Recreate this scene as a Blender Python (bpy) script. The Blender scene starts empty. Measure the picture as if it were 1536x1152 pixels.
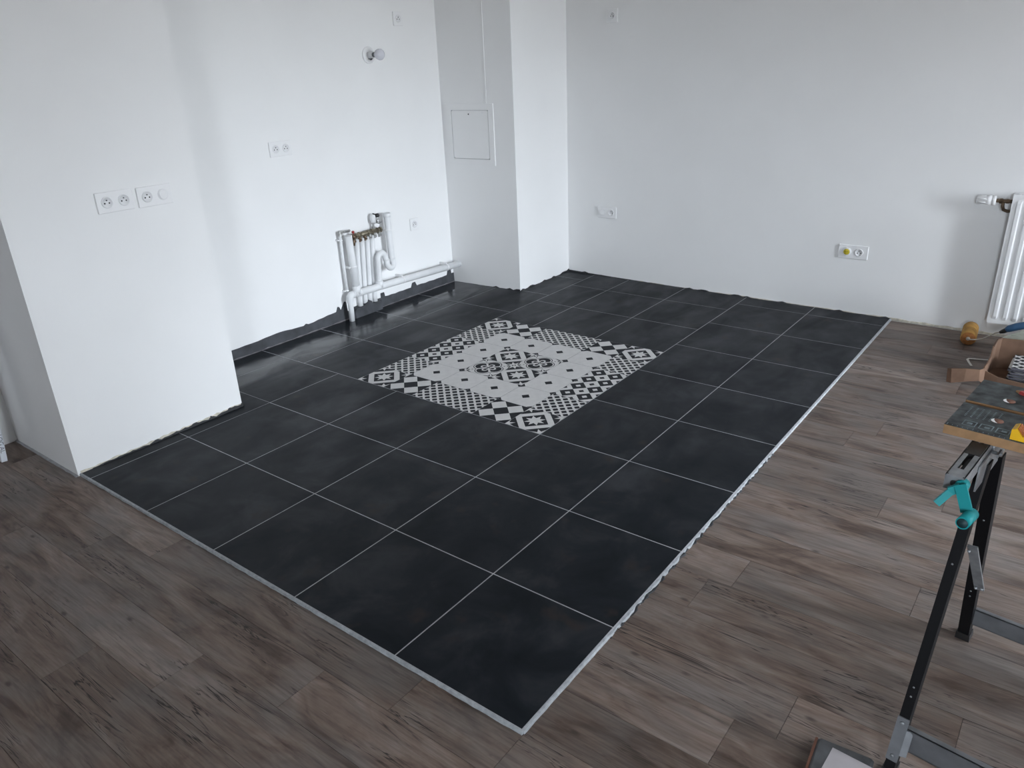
import bpy, math, random
from mathutils import Vector, Matrix

random.seed(7)
SC = bpy.context.scene
COL = SC.collection

# ------------------------------------------------------------------ camera
cam_d = bpy.data.cameras.new('camera')
cam_d.sensor_width = 36.0
cam_d.sensor_fit = 'HORIZONTAL'
cam_d.lens = 36.0 * 1138.6 / 1536.0
cam_d.clip_start = 0.02
cam = bpy.data.objects.new('camera', cam_d)
COL.objects.link(cam)
RX = Vector((0.79555, 0.60455, -0.04024))
RD = Vector((0.20827, -0.33523, -0.91883))
RF = Vector((-0.56897, 0.72259, -0.3926))
cam.matrix_world = Matrix(((RX.x, -RD.x, -RF.x, 0.8863),
                           (RX.y, -RD.y, -RF.y, -1.1046),
                           (RX.z, -RD.z, -RF.z, 1.5512),
                           (0, 0, 0, 1)))
SC.camera = cam

# ------------------------------------------------------------------ sky, window light, exposure
world = bpy.data.worlds.new('overcast_sky')
SC.world = world
world.use_nodes = True
wn, wl = world.node_tree.nodes, world.node_tree.links
wn.clear()
w_out = wn.new('ShaderNodeOutputWorld')
w_bg = wn.new('ShaderNodeBackground')
w_tc = wn.new('ShaderNodeTexCoord')
w_sep = wn.new('ShaderNodeSeparateXYZ')
w_ramp = wn.new('ShaderNodeValToRGB')
w_map = wn.new('ShaderNodeMapRange')
w_map.inputs['From Min'].default_value = -1
w_map.inputs['From Max'].default_value = 1
wl.new(w_tc.outputs['Generated'], w_sep.inputs[0])
wl.new(w_sep.outputs['Z'], w_map.inputs['Value'])
wl.new(w_map.outputs[0], w_ramp.inputs[0])
r = w_ramp.color_ramp
r.elements[0].position = 0.47
r.elements[0].color = (0.20, 0.20, 0.19, 1)      # ground outdoors
r.elements[1].position = 0.53
r.elements[1].color = (0.83, 0.91, 1.0, 1)       # overcast sky
wl.new(w_ramp.outputs[0], w_bg.inputs['Color'])
w_bg.inputs['Strength'].default_value = 56.0
wl.new(w_bg.outputs[0], w_out.inputs[0])

WIN = dict(x=4.3, y0=1.25, y1=2.70, z0=0.05, z1=2.45)         # tall window facing the kitchen
WB = dict(y=-3.2, x0=1.7, x1=2.6, z0=0.9, z1=2.1)             # unseen smaller window added behind the camera to light the back wall
def portal(size_x, size_y, loc, rot):
    pl = bpy.data.lights.new('window_portal', 'AREA')
    pl.shape = 'RECTANGLE'
    pl.size, pl.size_y = size_x, size_y
    pl.cycles.is_portal = True
    po = bpy.data.objects.new('window_portal', pl)
    COL.objects.link(po)
    po.location, po.rotation_euler = loc, rot
portal(WIN['z1']-WIN['z0'], WIN['y1']-WIN['y0'], (WIN['x']+0.06, (WIN['y0']+WIN['y1'])/2, (WIN['z0']+WIN['z1'])/2), (0, math.pi/2, 0))
portal(WB['x1']-WB['x0'], WB['z1']-WB['z0'], ((WB['x0']+WB['x1'])/2, WB['y']-0.06, (WB['z0']+WB['z1'])/2), (math.pi/2, 0, 0))

SC.view_settings.view_transform = 'Standard'
SC.view_settings.look = 'None'
SC.view_settings.gamma = 1.0
SC.view_settings.use_curve_mapping = False
SC.view_settings.exposure = 0.0

# ------------------------------------------------------------------ materials
def srgb(r, g, b):
    def f(c):
        c /= 255.0
        return c / 12.92 if c <= 0.04045 else ((c + 0.055) / 1.055) ** 2.4
    return (f(r), f(g), f(b), 1)

def newmat(name):
    m = bpy.data.materials.new(name)
    m.use_nodes = True
    nt = m.node_tree
    return m, nt, nt.nodes['Principled BSDF']

def mat(name, col, rough=0.5, metal=0.0, var=0.0, scale=20.0, bump=0.0, bscale=80.0, spec=None):
    """a plain material with optional noise variation of colour and a noise bump"""
    m, nt, b = newmat(name)
    b.inputs['Roughness'].default_value = rough
    b.inputs['Metallic'].default_value = metal
    if spec is not None:
        b.inputs['Specular IOR Level'].default_value = spec
    b.inputs['Base Color'].default_value = col
    tc = nt.nodes.new('ShaderNodeTexCoord')
    if var:
        n = nt.nodes.new('ShaderNodeTexNoise')
        n.inputs['Scale'].default_value = scale
        n.inputs['Detail'].default_value = 5
        rp = nt.nodes.new('ShaderNodeValToRGB')
        rp.color_ramp.elements[0].position = 0.3
        rp.color_ramp.elements[1].position = 0.7
        rp.color_ramp.elements[0].color = tuple(max(0, c * (1 - var)) for c in col[:3]) + (1,)
        rp.color_ramp.elements[1].color = tuple(min(1, c * (1 + var)) for c in col[:3]) + (1,)
        nt.links.new(tc.outputs['Object'], n.inputs['Vector'])
        nt.links.new(n.outputs['Fac'], rp.inputs[0])
        nt.links.new(rp.outputs[0], b.inputs['Base Color'])
    if bump:
        n2 = nt.nodes.new('ShaderNodeTexNoise')
        n2.inputs['Scale'].default_value = bscale
        n2.inputs['Detail'].default_value = 4
        bp = nt.nodes.new('ShaderNodeBump')
        bp.inputs['Strength'].default_value = bump
        bp.inputs['Distance'].default_value = 0.002
        nt.links.new(tc.outputs['Object'], n2.inputs['Vector'])
        nt.links.new(n2.outputs['Fac'], bp.inputs['Height'])
        nt.links.new(bp.outputs[0], b.inputs['Normal'])
    return m

def tile_mat():
    """dark anthracite stoneware: cloudy colour, satin gloss, smeared film with wet patches near the left wall"""
    m, nt, b = newmat('anthracite_stoneware')
    N, L = nt.nodes, nt.links
    tc = N.new('ShaderNodeTexCoord')
    geo = N.new('ShaderNodeNewGeometry')
    oi = N.new('ShaderNodeObjectInfo')
    add = N.new('ShaderNodeVectorMath'); add.operation = 'MULTIPLY_ADD'
    sc = N.new('ShaderNodeCombineXYZ')
    for k in range(3):
        L.new(oi.outputs['Random'], sc.inputs[k])
    L.new(sc.outputs[0], add.inputs[0])
    add.inputs[1].default_value = (37, 53, 71)
    L.new(tc.outputs['Object'], add.inputs[2])
    n1 = N.new('ShaderNodeTexNoise'); n1.inputs['Scale'].default_value = 4.5; n1.inputs['Detail'].default_value = 6
    n1.inputs['Roughness'].default_value = 0.6
    n1.inputs['Distortion'].default_value = 0.5
    L.new(add.outputs[0], n1.inputs['Vector'])
    rp = N.new('ShaderNodeValToRGB')
    rp.color_ramp.elements[0].position = 0.30; rp.color_ramp.elements[0].color = (0.0070, 0.0092, 0.0125, 1)
    rp.color_ramp.elements[1].position = 0.72; rp.color_ramp.elements[1].color = (0.0340, 0.0365, 0.0420, 1)
    e = rp.color_ramp.elements.new(0.5); e.color = (0.0140, 0.0165, 0.0208, 1)
    L.new(n1.outputs['Fac'], rp.inputs[0])
    # faint brownish flecks
    n3 = N.new('ShaderNodeTexNoise'); n3.inputs['Scale'].default_value = 9; n3.inputs['Detail'].default_value = 3
    L.new(add.outputs[0], n3.inputs['Vector'])
    r3 = N.new('ShaderNodeValToRGB')
    r3.color_ramp.elements[0].position = 0.64; r3.color_ramp.elements[1].position = 0.80
    L.new(n3.outputs['Fac'], r3.inputs[0])
    mx = N.new('ShaderNodeMix'); mx.data_type = 'RGBA'
    mx.inputs['B'].default_value = (0.032, 0.026, 0.023, 1)
    L.new(r3.outputs[0], mx.inputs['Factor'])
    L.new(rp.outputs[0], mx.inputs['A'])
    # grout haze film: patchy, left after wiping (world-space stains with a shape of their own)
    mp = N.new('ShaderNodeMapping'); mp.inputs['Scale'].default_value = (5.0, 2.0, 1.0)
    mp.inputs['Rotation'].default_value = (0, 0, 0.5)
    L.new(geo.outputs['Position'], mp.inputs['Vector'])
    n2 = N.new('ShaderNodeTexNoise'); n2.inputs['Scale'].default_value = 1.3; n2.inputs['Detail'].default_value = 5
    n2.inputs['Distortion'].default_value = 0.8
    L.new(mp.outputs[0], n2.inputs['Vector'])
    r2 = N.new('ShaderNodeMapRange')
    r2.inputs['From Min'].default_value = 0.35; r2.inputs['From Max'].default_value = 0.65
    r2.inputs['To Min'].default_value = 0.34; r2.inputs['To Max'].default_value = 0.50
    L.new(n2.outputs['Fac'], r2.inputs['Value'])
    # wet, freshly wiped floor along the left wall
    sep = N.new('ShaderNodeSeparateXYZ'); L.new(geo.outputs['Position'], sep.inputs[0])
    wx = N.new('ShaderNodeMapRange')
    wx.inputs['From Min'].default_value = -2.35; wx.inputs['From Max'].default_value = -2.75
    wx.inputs['To Min'].default_value = 0.0; wx.inputs['To Max'].default_value = 1.0
    L.new(sep.outputs['X'], wx.inputs['Value'])
    wnz = N.new('ShaderNodeMath'); wnz.operation = 'MULTIPLY_ADD'
    L.new(n2.outputs['Fac'], wnz.inputs[0]); wnz.inputs[1].default_value = 3.2; wnz.inputs[2].default_value = -1.75
    wa = N.new('ShaderNodeMath'); wa.operation = 'ADD'; wa.use_clamp = True
    L.new(wnz.outputs[0], wa.inputs[0]); L.new(wx.outputs[0], wa.inputs[1])
    wm = N.new('ShaderNodeMath'); wm.operation = 'MULTIPLY'
    L.new(wa.outputs[0], wm.inputs[0]); L.new(wx.outputs[0], wm.inputs[1])
    rm = N.new('ShaderNodeMix'); rm.data_type = 'FLOAT'
    rm.inputs['B'].default_value = 0.07
    L.new(wm.outputs[0], rm.inputs['Factor']); L.new(r2.outputs[0], rm.inputs['A'])
    L.new(rm.outputs[0], b.inputs['Roughness'])
    sm = N.new('ShaderNodeMix'); sm.data_type = 'FLOAT'
    sm.inputs['A'].default_value = 0.09; sm.inputs['B'].default_value = 0.5
    L.new(wm.outputs[0], sm.inputs['Factor']); L.new(sm.outputs[0], b.inputs['Specular IOR Level'])
    L.new(mx.outputs['Result'], b.inputs['Base Color'])
    n4 = N.new('ShaderNodeTexNoise'); n4.inputs['Scale'].default_value = 45; n4.inputs['Detail'].default_value = 5
    L.new(add.outputs[0], n4.inputs['Vector'])
    bp = N.new('ShaderNodeBump'); bp.inputs['Strength'].default_value = 0.06; bp.inputs['Distance'].default_value = 0.001
    L.new(n4.outputs['Fac'], bp.inputs['Height']); L.new(bp.outputs[0], b.inputs['Normal'])
    return m

def wood_mat():
    """weathered grey-brown oak-look plank, grain along local x"""
    m, nt, b = newmat('weathered_plank')
    N, L = nt.nodes, nt.links
    tc = N.new('ShaderNodeTexCoord')
    oi = N.new('ShaderNodeObjectInfo')
    cmb = N.new('ShaderNodeCombineXYZ')
    for k in range(3):
        L.new(oi.outputs['Random'], cmb.inputs[k])
    add = N.new('ShaderNodeVectorMath'); add.operation = 'MULTIPLY_ADD'
    L.new(cmb.outputs[0], add.inputs[0]); add.inputs[1].default_value = (61, 43, 29)
    L.new(tc.outputs['Object'], add.inputs[2])
    def noise(scale, sx, sy, detail=5, dist=0.0, rough=0.6):
        mp = N.new('ShaderNodeMapping'); mp.inputs['Scale'].default_value = (sx, sy, 1)
        L.new(add.outputs[0], mp.inputs['Vector'])
        n = N.new('ShaderNodeTexNoise'); n.inputs['Scale'].default_value = scale
        n.inputs['Detail'].default_value = detail; n.inputs['Distortion'].default_value = dist
        n.inputs['Roughness'].default_value = rough
        L.new(mp.outputs[0], n.inputs['Vector'])
        return n
    def ramp(src, stops):
        rp = N.new('ShaderNodeValToRGB')
        cr = rp.color_ramp
        cr.elements[0].position, cr.elements[0].color = stops[0]
        cr.elements[1].position, cr.elements[1].color = stops[-1]
        for p, c in stops[1:-1]:
            e = cr.elements.new(p); e.color = c
        L.new(src, rp.inputs[0])
        return rp
    def mix(kind, fac, a, bb):
        x = N.new('ShaderNodeMix'); x.data_type = 'RGBA'; x.blend_type = kind
        if isinstance(fac, float): x.inputs['Factor'].default_value = fac
        else: L.new(fac, x.inputs['Factor'])
        for nm, v in (('A', a), ('B', bb)):
            if isinstance(v, tuple): x.inputs[nm].default_value = v
            else: L.new(v, x.inputs[nm])
        return x.outputs['Result']
    broad = noise(1.0, 2.4, 9, 5, 1.2)
    base = ramp(broad.outputs['Fac'], [(0.36, (0.090, 0.062, 0.050, 1)), (0.46, (0.158, 0.114, 0.092, 1)),
                                       (0.54, (0.192, 0.146, 0.122, 1)), (0.66, (0.228, 0.188, 0.166, 1))]).outputs[0]
    # grey weathering in soft patches
    wz = noise(1.0, 3.0, 5.5, 3)
    wf = ramp(wz.outputs['Fac'], [(0.44, (0, 0, 0, 1)), (0.64, (0.75, 0.75, 0.75, 1))]).outputs[0]
    c1 = mix('MIX', wf, base, (0.168, 0.148, 0.138, 1))
    # tone of the whole plank
    tone = N.new('ShaderNodeMapRange'); tone.inputs['To Min'].default_value = 0.82; tone.inputs['To Max'].default_value = 1.16
    L.new(oi.outputs['Random'], tone.inputs['Value'])
    tcm = N.new('ShaderNodeCombineXYZ')
    for k in range(3): L.new(tone.outputs[0], tcm.inputs[k])
    c1 = mix('MULTIPLY', 1.0, c1, tcm.outputs[0])
    # smoky darker streaks
    smk = noise(1.0, 3.2, 30, 5, 1.5, 0.65)
    sf = ramp(smk.outputs['Fac'], [(0.36, (0.50, 0.47, 0.45, 1)), (0.50, (1.0, 1.0, 1.0, 1)), (0.66, (1.18, 1.17, 1.16, 1))]).outputs[0]
    c1 = mix('MULTIPLY', 0.42, c1, sf)
    # fine fibres
    fib = noise(1.0, 7, 170, 4, 0.3)
    ff = ramp(fib.outputs['Fac'], [(0.34, (0.62, 0.60, 0.58, 1)), (0.60, (1.18, 1.18, 1.18, 1))]).outputs[0]
    c2 = mix('MULTIPLY', 0.5, c1, ff)
    # long dark cracks along the grain
    ck = noise(1.0, 1.5, 26, 4, 0.9)
    cf = ramp(ck.outputs['Fac'], [(0.484, (0, 0, 0, 1)), (0.497, (1, 1, 1, 1)), (0.503, (1, 1, 1, 1)), (0.516, (0, 0, 0, 1))]).outputs[0]
    gate = noise(1.0, 2.4, 7, 2)
    gf = ramp(gate.outputs['Fac'], [(0.50, (0, 0, 0, 1)), (0.60, (1, 1, 1, 1))]).outputs[0]
    cg = mix('MULTIPLY', 1.0, cf, gf)
    c3 = mix('MIX', cg, c2, (0.022, 0.017, 0.015, 1))
    # knots
    mp = N.new('ShaderNodeMapping'); mp.inputs['Scale'].default_value = (1.0, 2.2, 1.0)
    L.new(add.outputs[0], mp.inputs['Vector'])
    vo = N.new('ShaderNodeTexVoronoi'); vo.inputs['Scale'].default_value = 5.0
    L.new(mp.outputs[0], vo.inputs['Vector'])
    kf = ramp(vo.outputs['Distance'], [(0.035, (0.75, 0.75, 0.75, 1)), (0.10, (0, 0, 0, 1))]).outputs[0]
    c4 = mix('MIX', kf, c3, (0.045, 0.034, 0.028, 1))
    L.new(c4, b.inputs['Base Color'])
    b.inputs['Roughness'].default_value = 0.52
    b.inputs['Specular IOR Level'].default_value = 0.35
    bp = N.new('ShaderNodeBump'); bp.inputs['Strength'].default_value = 0.12; bp.inputs['Distance'].default_value = 0.001
    L.new(fib.outputs['Fac'], bp.inputs['Height']); L.new(bp.outputs[0], b.inputs['Normal'])
    return m

M = {}
M['wall'] = mat('white_wall_paint', (0.885, 0.885, 0.885, 1), 0.75, var=0.012, scale=3, bump=0.10, bscale=140, spec=0.3)
M['ceiling'] = mat('ceiling_paint', (0.88, 0.88, 0.87, 1), 0.9)
M['concrete'] = mat('baffle_grey', (0.30, 0.29, 0.28, 1), 0.9)  # dull grey so the added window baffle bounces little light
M['tile'] = tile_mat()
M['wood'] = wood_mat()
M['slab'] = mat('screed', (0.05, 0.045, 0.04, 1), 0.9)
M['grout'] = mat('light_grout', (0.38, 0.385, 0.40, 1), 0.8, var=0.15, scale=30)
M['edge'] = mat('grey_mortar_edge', (0.36, 0.38, 0.40, 1), 0.8, var=0.22, scale=60, bump=0.5, bscale=120)
M['adhesive'] = mat('dark_adhesive', (0.050, 0.053, 0.060, 1), 0.7, var=0.35, scale=14, bump=0.4, bscale=60)
M['adhesive_lump'] = mat('black_adhesive', (0.022, 0.023, 0.026, 1), 0.6, var=0.3, scale=60)
M['plaster'] = mat('bare_plaster', (0.60, 0.56, 0.48, 1), 0.9, var=0.25, scale=40)
M['cement_light'] = mat('cement_pale_grey', (0.62, 0.61, 0.605, 1), 0.6, var=0.05, scale=30, spec=0.15)
M['cement_dark'] = mat('cement_charcoal', (0.020, 0.022, 0.026, 1), 0.6, var=0.12, scale=30, spec=0.1)
M['cement_mid'] = mat('cement_joint_line', (0.20, 0.20, 0.205, 1), 0.6)
M['plastic'] = mat('white_plastic', (0.87, 0.87, 0.875, 1), 0.4, spec=0.4)
M['hatch'] = mat('hatch_paint', (0.88, 0.88, 0.88, 1), 0.6, spec=0.3)
M['plastic_in'] = mat('white_plastic_socket', (0.83, 0.83, 0.84, 1), 0.45)
M['hole'] = mat('black_hole', (0.012, 0.012, 0.012, 1), 0.8)
M['yellow_cap'] = mat('yellow_socket_cap', (0.62, 0.50, 0.035, 1), 0.5)
M['ink'] = mat('dark_ink', (0.035, 0.03, 0.01, 1), 0.7)
M['ink_blue'] = mat('grey_ink', (0.10, 0.11, 0.13, 1), 0.7)
M['pvc'] = mat('painted_white_pvc', (0.80, 0.81, 0.82, 1), 0.45, var=0.03, scale=12)
M['brass'] = mat('tarnished_brass', (0.23, 0.20, 0.145, 1), 0.45, 0.6, var=0.4, scale=60)
M['nickel'] = mat('dull_nickel', (0.42, 0.42, 0.41, 1), 0.38, 0.8, var=0.2, scale=70)
M['bronze'] = mat('dark_bronze', (0.16, 0.115, 0.08, 1), 0.4, 0.8, var=0.3, scale=60)
M['black_plastic'] = mat('black_plastic', (0.015, 0.015, 0.016, 1), 0.45)
M['red_plastic'] = mat('red_plastic', (0.35, 0.03, 0.03, 1), 0.4)
M['bulb'] = mat('frosted_bulb', (0.68, 0.68, 0.74, 1), 0.15)
M['enamel'] = mat('radiator_enamel', (0.84, 0.845, 0.855, 1), 0.4)
M['black_paint'] = mat('black_powder_coat', (0.005, 0.005, 0.006, 1), 0.5, bump=0.05, bscale=200, spec=0.15)
M['zinc'] = mat('galvanised_steel', (0.30, 0.315, 0.33, 1), 0.45, 0.65, var=0.22, scale=35)
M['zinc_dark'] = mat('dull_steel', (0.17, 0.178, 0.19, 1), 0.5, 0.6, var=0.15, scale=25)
M['teal'] = mat('teal_plastic', (0.008, 0.235, 0.25, 1), 0.5, spec=0.25)
M['teal_in'] = mat('teal_bore', (0.004, 0.03, 0.035, 1), 0.6)
M['mdf'] = mat('mdf_edge', (0.30, 0.175, 0.085, 1), 0.8, var=0.12, scale=60)
M['mdf_red'] = mat('mdf_bore', (0.16, 0.07, 0.045, 1), 0.8)
M['worktop'] = mat('scuffed_grey_worktop', (0.045, 0.053, 0.056, 1), 0.6, var=0.9, scale=38, bump=0.2, bscale=120)
M['print'] = mat('faded_print', (0.16, 0.205, 0.22, 1), 0.6, var=0.4, scale=60)
M['yellow'] = mat('yellow_plastic', (0.75, 0.43, 0.012, 1), 0.4)
M['orange_in'] = mat('orange_rubber', (0.30, 0.085, 0.015, 1), 0.6)
M['card'] = mat('brown_cardboard', (0.165, 0.096, 0.062, 1), 0.85, var=0.15, scale=18, bump=0.2, bscale=40)
M['card_in'] = mat('cardboard_core', (0.11, 0.065, 0.045, 1), 0.9)
M['foam'] = mat('ochre_foam', (0.42, 0.225, 0.055, 1), 0.9, var=0.2, scale=45, bump=0.9, bscale=220)
M['foam_end'] = mat('foam_core', (0.30, 0.115, 0.03, 1), 0.85, var=0.35, scale=60)
M['wire'] = mat('roller_wire', (0.52, 0.48, 0.42, 1), 0.45, 0.3)
M['blue_grip'] = mat('blue_grip', (0.030, 0.095, 0.20, 1), 0.5)
M['bag'] = mat('pale_plastic_bag', (0.52, 0.55, 0.47, 1), 0.5, var=0.12, scale=10)
M['strap'] = mat('white_strap', (0.62, 0.60, 0.56, 1), 0.5)
M['paper'] = mat('dusty_white_paper', (0.50, 0.47, 0.49, 1), 0.8, var=0.14, scale=9)
M['tile_body'] = mat('tile_body_stoneware', (0.16, 0.15, 0.16, 1), 0.7, var=0.2, scale=40)
M['tile_side'] = mat('cement_tile_body', (0.13, 0.13, 0.16, 1), 0.8, var=0.2, scale=40)
M['recess'] = mat('hatch_recess', (0.32, 0.33, 0.34, 1), 0.7)
M['pad_grey'] = mat('grey_laminate', (0.085, 0.088, 0.094, 1), 0.6, var=0.3, scale=25)
M['aluminium'] = mat('white_aluminium', (0.70, 0.73, 0.78, 1), 0.35, 0.15)

# ------------------------------------------------------------------ mesh helpers
class MB:
    """collects simple shapes into one mesh; build() links it as one object"""
    def __init__(self, T=None):
        self.v, self.f, self.mi, self.sm = [], [], [], []
        self.T = T or Matrix.Identity(4)
        self.m = 0
    def mat(self, i):
        self.m = i
        return self
    def add(self, vs, fs, smooth=False):
        o = len(self.v)
        self.v += [tuple(self.T @ Vector(p)) for p in vs]
        for f in fs:
            self.f.append(tuple(o + i for i in f)); self.mi.append(self.m); self.sm.append(smooth)
        return self
    def box(self, a, b):
        x0, y0, z0 = a; x1, y1, z1 = b
        vs = [(x0,y0,z0),(x1,y0,z0),(x1,y1,z0),(x0,y1,z0),(x0,y0,z1),(x1,y0,z1),(x1,y1,z1),(x0,y1,z1)]
        return self.add(vs, [(0,3,2,1),(4,5,6,7),(0,1,5,4),(1,2,6,5),(2,3,7,6),(3,0,4,7)])
    def hexa(self, vs):
        return self.add(vs, [(0,3,2,1),(4,5,6,7),(0,1,5,4),(1,2,6,5),(2,3,7,6),(3,0,4,7)])
    def bbox(self, a, b, c=0.003):
        """box with chamfered edges along the z direction and the top"""
        x0,y0,z0 = a; x1,y1,z1 = b
        def ring(i, z):
            return [(x0+i+c,y0+i,z),(x1-i-c,y0+i,z),(x1-i,y0+i+c,z),(x1-i,y1-i-c,z),(x1-i-c,y1-i,z),(x0+i+c,y1-i,z),(x0+i,y1-i-c,z),(x0+i,y0+i+c,z)]
        R = [ring(c, z0), ring(0, z0+c), ring(0, z1-c), ring(c, z1)]
        vs = [p for q in R for p in q]
        fs = [tuple(range(7,-1,-1)), tuple(range(24,32))]
        for k in range(3):
            for i in range(8):
                j = (i+1) % 8
                fs.append((k*8+i, k*8+j, k*8+8+j, k*8+8+i))
        return self.add(vs, fs)
    def prism(self, poly, z0, z1):
        n = len(poly)
        vs = [(x,y,z0) for x,y in poly] + [(x,y,z1) for x,y in poly]
        fs = [tuple(range(n-1,-1,-1)), tuple(range(n,2*n))] + [(i,(i+1)%n,n+(i+1)%n,n+i) for i in range(n)]
        return self.add(vs, fs)
    def tube(self, pts, r, seg=16, caps=True, radii=None):
        pts = [Vector(p) for p in pts]
        n = len(pts)
        rings = []
        t0 = (pts[1]-pts[0]).normalized()
        up = Vector((0,0,1)) if abs(t0.z) < 0.9 else Vector((1,0,0))
        u = t0.cross(up).normalized()
        for i, p in enumerate(pts):
            if i == 0: t = pts[1]-pts[0]
            elif i == n-1: t = pts[-1]-pts[-2]
            else: t = (pts[i+1]-p).normalized() + (p-pts[i-1]).normalized()
            t.normalize()
            u = (u - t*u.dot(t)).normalized()
            w = t.cross(u)
            rr = radii[i] if radii else r
            rings.append([p + (u*math.cos(a) + w*math.sin(a))*rr for a in [2*math.pi*k/seg for k in range(seg)]])
        vs = [tuple(p) for q in rings for p in q]
        fs = []
        for i in range(n-1):
            for k in range(seg):
                j = (k+1) % seg
                fs.append((i*seg+k, i*seg+j, (i+1)*seg+j, (i+1)*seg+k))
        self.add(vs, fs, True)
        if caps:
            o = len(self.v) - len(vs)
            self.f.append(tuple(o+k for k in range(seg-1,-1,-1))); self.mi.append(self.m); self.sm.append(False)
            self.f.append(tuple(o+(n-1)*seg+k for k in range(seg))); self.mi.append(self.m); self.sm.append(False)
        return self
    def lathe(self, p0, axis, prof, seg=24, smooth=True):
        """profile of (distance along axis, radius) about the axis from p0"""
        p0 = Vector(p0); a = Vector(axis).normalized()
        up = Vector((0,0,1)) if abs(a.z) < 0.9 else Vector((1,0,0))
        u = a.cross(up).normalized(); w = a.cross(u)
        vs, fs = [], []
        for d, rr in prof:
            for k in range(seg):
                an = 2*math.pi*k/seg
                vs.append(tuple(p0 + a*d + (u*math.cos(an)+w*math.sin(an))*max(rr,1e-5)))
        for i in range(len(prof)-1):
            for k in range(seg):
                j = (k+1) % seg
                fs.append((i*seg+k, i*seg+j, (i+1)*seg+j, (i+1)*seg+k))
        fs.append(tuple(range(seg-1,-1,-1)))
        fs.append(tuple((len(prof)-1)*seg+k for k in range(seg)))
        return self.add(vs, fs, smooth)
    def mesh(self, name, mats):
        me = bpy.data.meshes.new(name)
        me.from_pydata(self.v, [], self.f)
        for m in (mats if isinstance(mats, (list, tuple)) else [mats]):
            me.materials.append(M[m])
        me.polygons.foreach_set('material_index', self.mi)
        me.polygons.foreach_set('use_smooth', self.sm)
        me.update()
        import bmesh
        bm = bmesh.new(); bm.from_mesh(me)
        bmesh.ops.recalc_face_normals(bm, faces=bm.faces)
        bm.to_mesh(me); bm.free()
        return me
    def build(self, name, mats, parent=None, loc=None):
        return place(self.mesh(name, mats), name, parent, loc)

def place(me, name, parent=None, loc=None):
    o = bpy.data.objects.new(name, me)
    COL.objects.link(o)
    if parent: o.parent = parent
    if loc is not None: o.location = loc
    return o

def tag(o, label=None, cat=None, group=None, kind=None):
    if label: o['label'] = label
    if cat: o['category'] = cat
    if group: o['group'] = group
    if kind: o['kind'] = kind
    return o

def thing(name, label, cat, loc=(0,0,0), rotz=0.0, group=None):
    o = bpy.data.objects.new(name, None)
    COL.objects.link(o)
    o.empty_display_size = 0.05
    o.location = loc; o.rotation_euler = (0,0,rotz)
    return tag(o, label, cat, group)

def lettering(name, text, size, align, matname, parent, matrix):
    fc = bpy.data.curves.new(name, 'FONT'); fc.body = text; fc.size = size; fc.align_x = align; fc.align_y = 'CENTER'; fc.extrude = 0.0001
    tmp = bpy.data.objects.new(name + '_curve', fc); COL.objects.link(tmp)
    bpy.context.view_layer.update()
    me = bpy.data.meshes.new_from_object(tmp.evaluated_get(bpy.context.evaluated_depsgraph_get()))
    bpy.data.objects.remove(tmp); bpy.data.curves.remove(fc)
    me.materials.clear(); me.materials.append(M[matname]); me.name = name
    o = place(me, name, parent)
    o.matrix_local = matrix
    return o

def struct(o, label, cat=None):
    return tag(o, label, cat, kind='structure')

def arc(c, r, a0, a1, n, plane='yz', x=0.0):
    out = []
    for i in range(n+1):
        a = math.radians(a0 + (a1-a0)*i/n)
        out.append((x, c[0]+r*math.cos(a), c[1]+r*math.sin(a)))
    return out

# ------------------------------------------------------------------ room shell
XL, YB, ZC = -2.97, 3.80, 2.55      # left wall, back wall, ceiling
XR, YF = WIN['x'], -3.2             # window wall, wall behind the camera
ZW = -0.012                         # top of the plank floor (tile top is z = 0)
BX, BY0, BY1 = -2.352, -0.012, 0.803   # jutting partition beside the kitchen
DX = -2.355                         # duct casing in the far corner

o = MB().box((XL-0.15, YF-0.15, -0.2), (XR+0.15, YB+0.15, -0.0165)).build('floor', 'slab')
floor = struct(o, 'weathered grey brown plank floor around the tiled kitchen', 'floor')
struct(MB().box((XL-0.12, YF-0.12, -0.02), (XL, YB+0.12, ZC)).build('wall_left', 'wall'), 'white wall behind the kitchen pipes', 'wall')
struct(MB().box((XL-0.12, YB, -0.02), (XR+0.12, YB+0.12, ZC)).build('wall_back', 'wall'), 'wide white wall with the radiator', 'wall')
b = MB()
b.box((XL-0.12, YF-0.12, -0.02), (WB['x0'], YF, ZC)); b.box((WB['x1'], YF-0.12, -0.02), (XR+0.12, YF, ZC))
b.box((WB['x0'], YF-0.12, -0.02), (WB['x1'], YF, WB['z0'])); b.box((WB['x0'], YF-0.12, WB['z1']), (WB['x1'], YF, ZC))
struct(b.build('wall_front', 'wall'), 'white wall opposite the back wall', 'wall')
struct(MB().box((XL-0.12, YF-0.12, ZC), (XR+0.12, YB+0.12, ZC+0.12)).build('ceiling', 'ceiling'), 'white ceiling over the room', 'ceiling')
b = MB()
b.box((XR, YF, -0.02), (XR+0.12, WIN['y0'], ZC)); b.box((XR, WIN['y1'], -0.02), (XR+0.12, YB, ZC))
b.box((XR, WIN['y0'], WIN['z1']), (XR+0.12, WIN['y1'], ZC)); b.box((XR, WIN['y0'], -0.02), (XR+0.12, WIN['y1'], WIN['z0']))
struct(b.build('wall_right', 'wall'), 'white wall with the tall window', 'wall')
def frame(a0, a1, z0, z1, T):
    b = MB(T)
    for a, c in (((a0,-.03,z0),(a0+.05,.03,z1)), ((a1-.05,-.03,z0),(a1,.03,z1)), ((a0+.05,-.03,z0),(a1-.05,.03,z0+.05)),
                 ((a0+.05,-.03,z1-.05),(a1-.05,.03,z1)), (((a0+a1)/2-.04,-.03,z0+.05),((a0+a1)/2+.04,.03,z1-.05))):
        b.box(a, c)
    return b
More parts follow.
